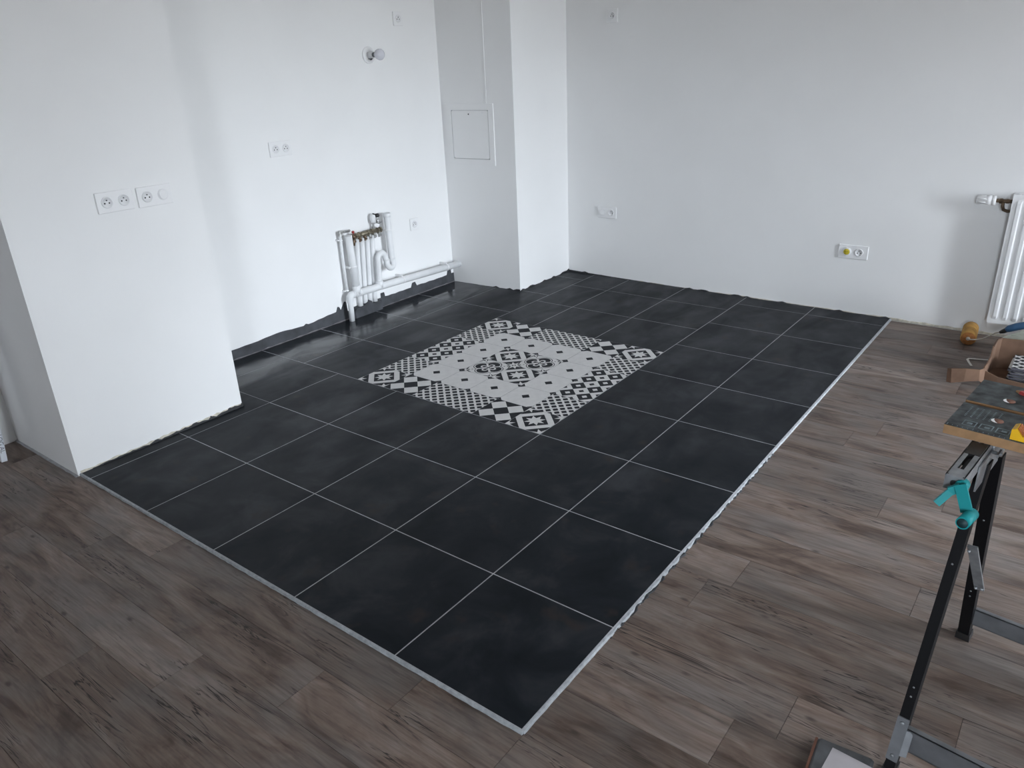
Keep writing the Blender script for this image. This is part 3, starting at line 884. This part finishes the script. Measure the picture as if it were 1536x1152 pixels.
b.build('stem', 'nickel', t)
vv = MB().lathe((MX+.004,2.338,.592),(0,0,1),[(0,.012),(.010,.017),(.030,.019),(.048,.018),(.058,.012),(.060,0)],18)
vo = vv.build('stop_valve', 'pvc', t)
b = MB().lathe((MX+.010,2.352,.640),(.3,1,-.1),[(0,.010),(.014,.013),(.026,.013),(.030,.009)],12); b.tube([(MX+.012,2.335,.652),(MX+.012,2.362,.642)],.006,8); b.build('valve_knob', 'black_plastic', vo)
b = MB().tube([(MX+.012,2.360,.626),(MX+.012,2.364,.600)], .0045, 8); b.tube([(MX+.012,2.362,.594),(MX+.014,2.378,.587),(MX+.013,2.398,.590)], .007, 10); b.tube([(MX+.012,2.350,.612),(MX+.012,2.378,.613)],.004,8)
b.build('tee_handle', 'nickel', vo)

rebase(t, (MX, 2.20, 0.06))

# ------------------------------------------------------------------ radiator on the back wall
t = thing('panel_radiator', 'white ribbed panel radiator on the back wall, cut by the picture edge', 'radiator', (0.507,YB,0.088))
RW, RH = 1.0, 0.70
YF_, YB_ = -0.090, -0.036
xs_, ds_ = [0, .004, .016], [0, .0, .0]
x = 0.020
while x < RW - 0.05:
    xs_ += [x, x+.006, x+.021, x+.027]; ds_ += [0, -.007, -.007, 0]
    x += 0.0475
xs_ += [RW-.016, RW]; ds_ += [0, 0]
zs_ = [(0,0),(.022,0),(.040,1),(RH-.040,1),(RH-.022,0),(RH,0)]
vs = [(xx, YF_+dd*k, zz) for zz, k in zs_ for xx, dd in zip(xs_, ds_)]
n = len(xs_)
fs = [(r_*n+i, r_*n+i+1, (r_+1)*n+i+1, (r_+1)*n+i) for r_ in range(len(zs_)-1) for i in range(n-1)]
b = MB().add(vs, fs)
b.box((.0005,YF_+.0008,.0005),(RW-.0005,YF_+.012,.010)); b.box((.0005,YF_+.0008,RH-.010),(RW-.0005,YF_+.012,RH-.0005)); b.box((.0005,YF_+.0008,.010),(.010,YF_+.012,RH-.010)); b.box((RW-.01,YF_+.0008,.010),(RW-.0005,YF_+.012,RH-.010))
b.build('front_panel', 'enamel', t)
MB().box((.012,YB_,.01),(RW-.012,YB_+.010,RH-.012)).build('back_panel', 'enamel', t)
b = MB().box((0,YF_+.010,.02),(.004,YB_+.004,RH-.01)); b.build('side_panel', 'enamel', t)
b = MB()
b.box((0,YF_+.004,RH-.006),(RW,YF_+.016,RH+.004)); b.box((0,YB_-.004,RH-.006),(RW,YB_+.010,RH+.004))
b.build('top_rail', 'enamel', t)
for kk in range(40):
    xx = .020 + kk*.024
    MB().box((xx,YF_+.016,RH-.004),(xx+.012,YB_-.004,RH+.002)).build('grille_bar', 'enamel', t)
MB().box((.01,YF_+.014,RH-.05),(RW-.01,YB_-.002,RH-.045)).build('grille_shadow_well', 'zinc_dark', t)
vz = 0.664
vb = MB().tube([(0.0,-.062,vz),(-.075,-.062,vz)], .010, 12); vb.lathe((-.060,-.062,vz),(1,0,0),[(0,.015),(.014,.015)],6,False); vb.lathe((-.030,-.062,vz),(1,0,0),[(0,.013),(.014,.013)],6,False)
vb.tube([(-.042,-.062,vz),(-.042,-.062,vz-.026),(-.036,-.056,vz-.046),(-.018,-.040,vz-.056),(.0,-.012,vz-.058),(.004,0,vz-.058)], .0085, 12)
vb.build('valve_body', 'bronze', t)
vh = MB().lathe((-.075,-.062,vz),(-1,0,0),[(0,.020),(.001,.0255),(.018,.0262),(.019,.0235),(.021,.0235),(.022,.0262),(.040,.0262),(.044,.0245),(.088,.0225),(.092,.019),(.092,0)],28)
ho = vh.build('thermostat_head', 'plastic', t)
for kk in range(8):
    a = math.pi/8 + kk*math.pi/4
    cy, cz = math.cos(a), math.sin(a)
    MB().tube([(-.122,-.062+.0235*cy,vz+.0235*cz),(-.163,-.062+.0225*cy,vz+.0225*cz)], .0028, 6).build('grip_rib', 'plastic', ho)
for xx in (.1, .88):
    MB().box((xx,YB_+.008,.10),(xx+.03,0,.58)).build('bracket', 'enamel', t)

# ------------------------------------------------------------------ paint roller
t = thing('paint_roller', 'paint roller with ochre foam sleeve and blue grip below the radiator', 'roller', (0.445,3.65,ZW))
sr = 0.040
a0, a1 = Vector((.006,-.100,sr)), Vector((-.010,.105,sr))
ax = (a1-a0)
L_ = ax.length
pr = [(0,.004),(0,.030),(.003,.037),(.012,sr),(.098,sr),(.103,sr-.003),(.106,sr-.004),(.109,sr-.003),(.114,sr),(L_-.010,sr),(L_-.003,sr-.003),(L_,.030),(L_,.004)]
sl = MB().lathe(a0, ax, pr, 32).build('sleeve', 'foam', t)
e = MB().lathe(a0-ax.normalized()*.0006, ax, [(0,.0355),(.002,.0355),(.002,.012),(0,.012)], 28); e.build('end_cap', 'foam_end', sl)
MB().lathe(a0-ax.normalized()*.004, ax, [(0,.010),(.006,.011)], 16).build('end_plug', 'wire', sl)
rod = [tuple(a0+Vector((0,-.004,0))), tuple(a0+Vector((.010,-.012,0.0))), (.045,-.105,.043), (.075,-.100,.052), (.105,-.098,.075), (.125,-.098,.094), (.150,-.099,.104)]
MB().tube(rod, .0035, 10).build('rod', 'wire', t)
MB().tube([(.145,-.099,.101),(.160,-.099,.110),(.176,-.100,.122)], .010, 14, radii=[.007,.012,.013]).build('ferrule', 'black_plastic', t)
MB().tube([(.172,-.100,.119),(.185,-.100,.130),(.215,-.100,.146),(.250,-.100,.160),(.290,-.100,.170)], .014, 16, radii=[.013,.019,.0205,.019,.016]).build('grip', 'blue_grip', t)

# pale plastic bag behind the box
rb = random.Random(5)
n1, n2 = 14, 22
vs, fs = [], []
for i in range(n1+1):
    for j in range(n2):
        a = 2*math.pi*j/n2
        el = math.pi/2*i/n1
        rx, ry, rz = .28, .11, .205
        k_ = 1 + rb.uniform(-.045,.045) + .06*math.sin(3*a+1)
        cr = math.cos(el)**0.6 if i < n1 else 0.0
        vs.append((rx*cr*math.cos(a)*k_, ry*cr*math.sin(a)*k_, rz*math.sin(el)**0.8*(0.92+0.12*math.cos(a-.2))*(1+rb.uniform(-.04,.04))))
for i in range(n1):
    for j in range(n2):
        jj = (j+1) % n2
        fs.append((i*n2+j, i*n2+jj, (i+1)*n2+jj, (i+1)*n2+j))
fs.append(tuple(range(n2-1,-1,-1)))
o = MB().add(vs, fs, False).build('plastic_bag', 'bag', None, (0.865,3.44,ZW))
tag(o, 'pale green crumpled plastic bag behind the cardboard box', 'bag')

# ------------------------------------------------------------------ cardboard box with spare patterned tiles
def sheet(mb, pts, thick=0.004):
    """upright card sheet along a polyline of (x, y, zlow, zhigh)"""
    n = len(pts)
    vs = []
    for i, (x, y, za, zb) in enumerate(pts):
        p = Vector(pts[max(0,i-1)][:2]); q = Vector(pts[min(n-1,i+1)][:2])
        d = (q-p).normalized(); nn = Vector((-d.y, d.x))*thick/2
        vs += [(x+nn.x,y+nn.y,za),(x-nn.x,y-nn.y,za),(x-nn.x,y-nn.y,zb),(x+nn.x,y+nn.y,zb)]
    fs = []
    for i in range(n-1):
        a, c = i*4, i*4+4
        fs += [(a+k, a+(k+1)%4, c+(k+1)%4, c+k) for k in range(4)]
    fs += [(0,1,2,3), (n*4-1,n*4-2,n*4-3,n*4-4)]
    return mb.add(vs, fs)
t = thing('cardboard_box', 'torn open brown cardboard box holding spare patterned tiles', 'box', (0.80,3.10,ZW))
o = lambda x, y: (x-0.80, y-3.10)
def P(x, y, za, zb): return (x-0.80, y-3.10, za, zb)
sheet(MB(), [P(.597,2.965,.012,.105),P(.604,3.0,.0,.112),P(.607,3.08,.0,.125),P(.603,3.16,0,.150),P(.609,3.22,0,.166),P(.624,3.255,0,.168)], .006).build('side_wall', 'card', t)
sheet(MB(), [P(.621,3.258,0,.166),P(.70,3.272,0,.166),P(.85,3.29,0,.160),P(1.02,3.30,0,.162)], .005).build('back_wall', 'card', t)
sheet(MB(), [P(.601,2.962,0,.088),P(.66,2.957,0,.066),P(.75,2.955,0,.058),P(1.02,2.95,0,.060)], .005).build('front_wall', 'card', t)
sheet(MB(), [P(1.02,2.95,0,.16),P(1.022,3.30,0,.16)], .005).build('side_wall', 'card', t)
MB().box((-.195,-.14,0),(.22,.19,.004)).build('bottom', 'card', t)
# torn flap bent out to the left, propped clear of the floor in the middle
vs = [(.604,2.955,.100),(.585,2.925,.098),(.53,2.905,.100),(.470,2.893,.092),(.452,2.900,.086),
      (.607,2.958,.020),(.590,2.930,.040),(.53,2.91,.030),(.478,2.905,.014),(.455,2.915,.012)]
th = Vector((0.0,0.0045,0.001))
V_ = [Vector((x-.80,y-3.10,z)) for x,y,z in vs]
vv = [tuple(v) for v in V_] + [tuple(v+th) for v in V_]
fs = [(i,i+1,i+6,i+5) for i in range(4)] + [(10+i,15+i,16+i,11+i) for i in range(4)] + [(i,10+i,11+i,i+1) for i in range(4)] + [(5+i,6+i,16+i,15+i) for i in range(4)] + [(0,5,15,10),(4,14,19,9)]
MB().add(vv, fs).build('torn_flap', 'card', t)
# flute core showing on the upper edge of the tall corner
sheet(MB(), [P(.6045,3.16,.146,.153),P(.6105,3.22,.162,.169),P(.6255,3.252,.164,.171)], .0065).build('raw_edge', 'card_in', t)
# spare tiles stacked in the box
for k_ in range(8):
    jx, jy = rnd.uniform(-.008,.008), rnd.uniform(-.006,.006)
    z = ZW + .004 + k_*.0128
    tt = place(PM['dots' if k_ == 7 else 'octagon'], 'patterned_tile', None, (.795+jx, 3.125+jy, z+.009+.0002))
    tt.rotation_euler = (0,0,rnd.uniform(-.04,.04))
    if k_ == 7: tag(tt, 'blue black and white patterned tile on top of the stack in the box', 'tile', 'spare tiles in the box')
    else: tag(tt, 'spare cement tile below the topmost in the cardboard box stack', 'tile', 'spare tiles in the box')
# white packing strap on the floor
o = MB()
st = [(.520,3.235,.002),(.500,3.285,.003),(.489,3.318,.004),(.494,3.330,.006),(.53,3.342,.005),(.58,3.362,.004)]
vs = []
for i, (x,y,z) in enumerate(st):
    p = Vector(st[max(0,i-1)]); q = Vector(st[min(len(st)-1,i+1)])
    d = (q-p).normalized(); nn = Vector((-d.y,d.x,0)).normalized()*.0055
    vs += [(x+nn.x,y+nn.y,z),(x-nn.x,y-nn.y,z),(x-nn.x,y-nn.y,z+.0015),(x+nn.x,y+nn.y,z+.0015)]
fs = []
for i in range(len(st)-1):
    a, c = i*4, i*4+4
    fs += [(a+k, a+(k+1)%4, c+(k+1)%4, c+k) for k in range(4)]
fs += [(0,1,2,3),(len(vs)-1,len(vs)-2,len(vs)-3,len(vs)-4)]
vs = [(x-.5,y-3.3,z-.002) for x,y,z in vs]
tag(o.add(vs, fs).build('packing_strap', 'strap', None, (.5,3.3,ZW)), 'bent white packing strap on the planks beside the cardboard box', 'strap')

# ------------------------------------------------------------------ folding workbench
BO = Vector((0.79,0.69,ZW))
t = thing('folding_workbench', 'black folding workbench with scuffed grey clamping boards and teal crank', 'workbench', BO)
yaw = math.radians(-6.4)
ex, ey = Vector((math.cos(yaw), math.sin(yaw), 0)), Vector((-math.sin(yaw), math.cos(yaw), 0))
def FR(p, scale_z=0):
    p = Vector(p) - BO
    return Matrix(((ex.x,ey.x,0,p.x),(ex.y,ey.y,0,p.y),(0,0,1,p.z),(0,0,0,1)))
ZT = 0.78
def board(org, ln, wd, holes):
    T = FR(org)
    th_ = 0.022
    b = MB(T).mat(1)
    b.box((0,0,-th_),(ln,wd,-.0012)); b.mat(0).box((0.0,0.0,-.0012),(ln,wd,0))
    o = b.build('board', ['worktop','mdf'], t)
    for hx, hy in holes:
        h_ = MB(T).mat(0)
        h_.lathe((hx,hy,0.0002),(0,0,1),[(0,.0125),(.0004,.0125)],20)
        h_.mat(1).add([(hx+.0123*math.cos(a),hy+.0123*math.sin(a),.0008) for a in [math.radians(130+q*14) for q in range(12)]] + [(hx-.003,hy-.006,.0008),(hx-.007,hy+.002,.0008)], [tuple(range(14))])
        h_.build('peg_hole', ['mdf_red','plastic'], o)
    return o
front = board((0.7115,0.642,ZT), 0.61, 0.146, [(.083,.082),(.148,.082),(.215,.082),(.30,.082),(.40,.082),(.53,.082)])
rear = board((0.7285,0.806,ZT), 0.61, 0.150, [(.078,.046),(.15,.046),(.23,.046),(.36,.046),(.53,.046)])
# printed ruler and worn frame marks on the front board
T = FR((0.7115,0.642,ZT))
b = MB(T)
for q in range(60): b.box((.004+q*.010,.002,0),(.0052+q*.010,.007 if q % 5 else .011,.0003))
tag(b.build('ruler_print', 'print', front), kind='stuff')
b = MB(T)
def outline(x0,y0,x1,y1,w=.0022):
    b.box((x0,y0,0),(x1,y0+w,.0003)); b.box((x0,y1-w,0),(x1,y1,.0003)); b.box((x0,y0,0),(x0+w,y1,.0003)); b.box((x1-w,y0,0),(x1,y1,.0003))
for x0 in (.028,.060,.092,.125): outline(x0,.020,x0+.026,.048)
for x0,y0 in ((.036,.030),(.070,.028),(.102,.031)): b.box((x0,y0,0),(x0+.010,y0+.009,.0003))
b.build('worn_print', 'print', front)
b = MB(T)
for q in range(6):
    for w_ in range(8): b.box((.020+q*.012,.070+w_*.008,0),(.0235+q*.012,.0725+w_*.008,.0003))
tag(b.build('dot_print', 'print', front), kind='stuff')
# cross rails that carry the boards
def rail(x_off, full):
    org = (0.7115,0.642,0)
    T = FR(org)
    x0, x1 = .0585+x_off, .0935+x_off
    z1, z0 = ZT-.022-.002, ZT-.022-.034
    ya, yb = -.180, .345
    b = MB(T)
    b.box((x0,ya,z0),(x0+.0022,yb,z1)); b.box((x1-.0022,ya,z0),(x1,yb,z1))
    b.box((x0,ya,z1-.002),(x0+.0105,yb,z1)); b.box((x1-.0125,ya,z1-.002),(x1,yb,z1))
    b.box((x0+.0105,ya,z1-.002),(x1-.0125,ya+.038,z1)); b.box((x0+.002,ya,z0),(x1-.002,ya+.003,z1-.002))
    o = b.build('clamp_rail', 'zinc', t)
    MB(T).tube([((x0+x1)/2,ya,z0+.016),((x0+x1)/2,yb-.02,z0+.016)], .007, 12).build('clamp_screw', 'black_plastic', o)
    MB(T).box((x0+.003,ya+.115,z0+.002),(x1-.003,ya+.178,z1+.001)).build('clamp_carriage', 'black_plastic', o)
    for xx in (x0+.003, x1-.003): MB(T).lathe((xx,ya+.004,z1-.001),(0,0,1),[(0,.002),(.0012,.002)],8).build('screw', 'black_plastic', o)
    for yy in (.03,.09,.18): MB(T).lathe((x1,yy,z0+.018),(1,0,0),[(0,.0055),(.004,.0055),(.005,.003)],10).build('bolt', 'zinc', o)
    MB(T).box((x1+.001,-.075,z0-.045),(x1+.004,.155,z0+.014)).build('side_plate', 'zinc', o)
    wn_ = MB(T).lathe((x1+.004,.02,z0+.010),(1,0,0),[(0,.004),(.018,.004)],8)
    wn_.box((x1+.014,.004,z0+.006),(x1+.018,.036,z0+.014)); wn_.build('wing_nut', 'zinc', o)
rail(0, True); rail(.46, False)
# teal crank handles at the near ends of the rails
def crank(dx):
    T = Matrix.Translation(ex*dx - BO)
    b = MB(T)
    b.lathe((.783,.462,.741),(-.10,-1,-.02),[(0,.0125),(.012,.0125),(.016,.0115)],20)
    # arm down to the turning knob
    def bar(p, q, w, h_):
        p, q = Vector(p), Vector(q); d = (q-p).normalized(); s = d.cross(Vector((.1,-1,0))).normalized()*w/2; u = s.cross(d).normalized()*h_/2
        b.hexa([tuple(p-s-u),tuple(p+s-u),tuple(q+s-u),tuple(q-s-u),tuple(p-s+u),tuple(p+s+u),tuple(q+s+u),tuple(q-s+u)])
    bar((.780,.440,.748),(.802,.415,.706),.021,.009)
    bar((.781,.441,.742),(.764,.436,.730),.017,.008)
    bar((.768,.438,.733),(.7475,.420,.704),.014,.007)
    b.tube([(.8105,.424,.7005),(.806,.396,.7035),(.8015,.367,.7065)], .0122, 20, caps=True)
    o = b.build('crank_handle', 'teal', t)
    MB(T).lathe((.8015,.367,.7065),(-.155,-1,.1),[(0,.0098),(.0006,.0098)],18).build('knob_bore', 'teal_in', o)
crank(0.0); crank(0.46)
# legs
def leg(p, q, wx, wy, foot):
    p, q = Vector(p)-BO, Vector(q)-BO
    b = MB()
    hx, hy = wx/2, wy/2
    # open channel: web plus two flanges
    def part(a0,a1,c0,c1):
        b.hexa([tuple(p+ex*x+ey*y) for x,y in ((a0,c0),(a1,c0),(a1,c1),(a0,c1))] + [tuple(q+ex*x+ey*y) for x,y in ((a0,c0),(a1,c0),(a1,c1),(a0,c1))])
    part(-hx,hx,-hy,-hy+.003); part(-hx,-hx+.003,-hy+.003,hy); part(hx-.003,hx,-hy+.003,hy)
    o = b.build('leg', 'black_paint', t)
    d = (q-p).normalized()
    f0, f1 = p - d*0.0, p + d*.03
    fb = MB()
    fb.hexa([tuple(f0+ex*x+ey*y) for x,y in ((-hx-.004,-hy-.004),(hx+.004,-hy-.004),(hx+.004,hy+.004),(-hx-.004,hy+.004))] + [tuple(f1+ex*x+ey*y) for x,y in ((-hx-.003,-hy-.003),(hx+.003,-hy-.003),(hx+.003,hy+.003),(-hx-.003,hy+.003))])
    fb.build('foot_cap', 'black_plastic', o)
    for f in (.28,.31,.70):
        c = p.lerp(q, f) - ey*hy
        MB().lathe(c+ey*.0005, -ey, [(0,.0024),(.0012,.0024)], 10).build('rivet', 'zinc', o)
    return o
nl = leg((.7665,.392,ZW),(.8025,.640,.715),.0215,.036,0)
fl = leg((.829,1.000,ZW),(.816,.745,.690),.028,.034,0)
off = ex*.46
leg(Vector((.7665,.392,ZW))+off+Vector((.03,0,0)),Vector((.8025,.640,.715))+off,.0215,.036,0)
leg(Vector((.829,1.000,ZW))+off,Vector((.816,.745,.690))+off,.028,.034,0)
# folding brace between the legs
def bar3(name, p, q, w, h_, m, parent, side):
    p, q = Vector(p)-BO, Vector(q)-BO
    d = (q-p).normalized(); s = Vector(side).normalized(); s = (s-d*s.dot(d)).normalized(); u = d.cross(s)
    s, u = s*w/2, u*h_/2
    b = MB()
    b.hexa([tuple(p-s-u),tuple(p+s-u),tuple(p+s+u),tuple(p-s+u),tuple(q-s-u),tuple(q+s-u),tuple(q+s+u),tuple(q-s+u)])
    return b.build(name, m, parent)
br_ = bar3('folding_brace', (.8165,.600,.523), (.8455,.700,.355), .020, .006, 'zinc', t, (1,0,0))
for c in ((.812,.595,.512),(.838,.690,.362),(.850,.695,.360)):
    MB().lathe(Vector(c)-BO, (0,-1,.4), [(0,.0035),(.004,.0035),(.005,.002)], 10).build('rivet', 'zinc', br_)
# lower stretchers
def stretcher(p, ln, hgt, m):
    T = FR(p)
    b = MB(T)
    b.box((0,0,-hgt),(ln,.003,0)); b.box((0,0,-.003),(ln,.016,0)); b.box((0,0,-hgt),(ln,.012,-hgt+.003))
    return b.build('stretcher', m, t)
s1 = stretcher((.772,.418,.121), .50, .062, 'zinc_dark')
def onleg(z, dx, out):
    f = (z-ZW)/(.715-ZW)
    c = Vector((.7665,.392,ZW)).lerp(Vector((.8025,.640,.715)), f) - BO
    return c + ex*dx + ey*(-.018-out)
b = MB()
b.hexa([tuple(onleg(z,dx,o_)) for z,dx,o_ in ((.040,-.0125,.0005),(.040,.0125,.0005),(.142,.0125,.0005),(.142,-.0125,.0005),(.040,-.0125,.003),(.040,.0125,.003),(.142,.0125,.003),(.142,-.0125,.003))])
b.hexa([tuple(onleg(z,dx,o_)) for z,dx,o_ in ((.058,.0125,.0005),(.058,.026,-.006),(.118,.026,-.006),(.118,.0125,.0005),(.058,.0125,.003),(.058,.026,-.002),(.118,.026,-.002),(.118,.0125,.003))])
b.build('bracket', 'zinc_dark', s1)
for z_ in (.052,.130):
    MB().lathe(onleg(z_,0,.003), -ey, [(0,.0045),(.002,.0045),(.003,.002)], 12).build('screw', 'zinc', s1)
s2 = stretcher((.842,.962,.112), .46, .050, 'zinc_dark')

# yellow clamping jaw on the front board
t = thing('clamp_jaw', 'yellow plastic clamping jaw with orange ribbed notch on the front board', 'jaw', Vector((.8345,.632,ZT)), yaw)
b = MB()
side = [(0,0),(.075,0),(.075,.021),(.045,.021),(.0215,.010),(.008,.026),(.0,.022)]
n = len(side)
vs = [(x,0.002,z) for x,z in side] + [(x,.036,z) for x,z in side]
fs = [tuple(range(n)), tuple(range(2*n-1,n-1,-1))] + [(i,(i+1)%n,n+(i+1)%n,n+i) for i in range(n)]
b.add(vs, fs).build('jaw_body', 'yellow', t)
for yy in (.008,.016,.024,.031):
    bb = MB()
    bb.hexa([(.0095,yy-.002,.0255),(.0095,yy+.002,.0255),(.0205,yy+.002,.0125),(.0205,yy-.002,.0125),(.0115,yy-.002,.0275),(.0115,yy+.002,.0275),(.0225,yy+.002,.0140),(.0225,yy-.002,.0140)])
    bb.hexa([(.022,yy-.002,.0105),(.022,yy+.002,.0105),(.044,yy+.002,.0205),(.044,yy-.002,.0205),(.022,yy-.002,.0135),(.022,yy+.002,.0135),(.044,yy+.002,.0235),(.044,yy-.002,.0235)])
    bb.build('rubber_rib', 'orange_in', t)
# red carpenter's pencil on the rear board
t = thing('red_pencil', 'red flat pencil lying on the rear workbench board', 'pencil', Vector((.818,.912,ZT)), math.radians(-38))
MB().hexa([(.012,-.006,0),(.16,-.006,0),(.16,.006,0),(.012,.006,0),(.012,-.0045,.007),(.16,-.0045,.007),(.16,.0045,.007),(.012,.0045,.007)]).build('pencil_body', 'red_plastic', t)
MB().hexa([(.0,-.003,.001),(.0125,-.006,0),(.0125,.006,0),(.0,.003,.001),(.0,-.002,.004),(.0125,-.0045,.007),(.0125,.0045,.007),(.0,.002,.004)]).build('pencil_tip', 'mdf', t)

# ------------------------------------------------------------------ tile offcut with a paper sheet, near the workbench foot
t = thing('board_offcut', 'grey board offcut with brown edge on the planks under a paper sheet', 'board', (.668,.27,ZW), math.radians(4))
MB().bbox((-.050,-.16,0),(.075,.1115,.040), .006).build('pad', 'pad_grey', t)
MB().box((-.0555,-.16,0),(-.0495,.108,.036)).build('pad_edge', 'mdf_red', t)
o = MB().hexa([(-.046,-.18,0),(.078,-.18,0),(.078,.083,0),(-.030,.090,0),(-.046,-.18,.0012),(.078,-.18,.0012),(.078,.083,.0012),(-.030,.090,.0012)]).build('paper_sheet', 'paper', None, (.678,.27,ZW+.0402))
tag(o, 'dusty white paper sheet lying on the grey board offcut by the workbench leg', 'paper')

# ------------------------------------------------------------------ aluminium rule leaning in the left corner
t = thing('aluminium_rule', 'white aluminium straightedge leaning on the partition end at the left picture edge', 'straightedge', (-2.772,-.141,ZW))
lean = math.atan2(.112, 1.25)
T = Matrix.Rotation(-lean, 4, 'X')
MB(T).bbox((-.040,-.0125,0.004),(0.0,.0125,1.25), .0015).build('profile', 'aluminium', t)
lettering('lettering', 'LOG AL', 0.025, 'LEFT', 'ink_blue', t, T @ Matrix(((0,0,1,.0003),(0,1,0,0.0),(-1,0,0,.135),(0,0,0,1))))
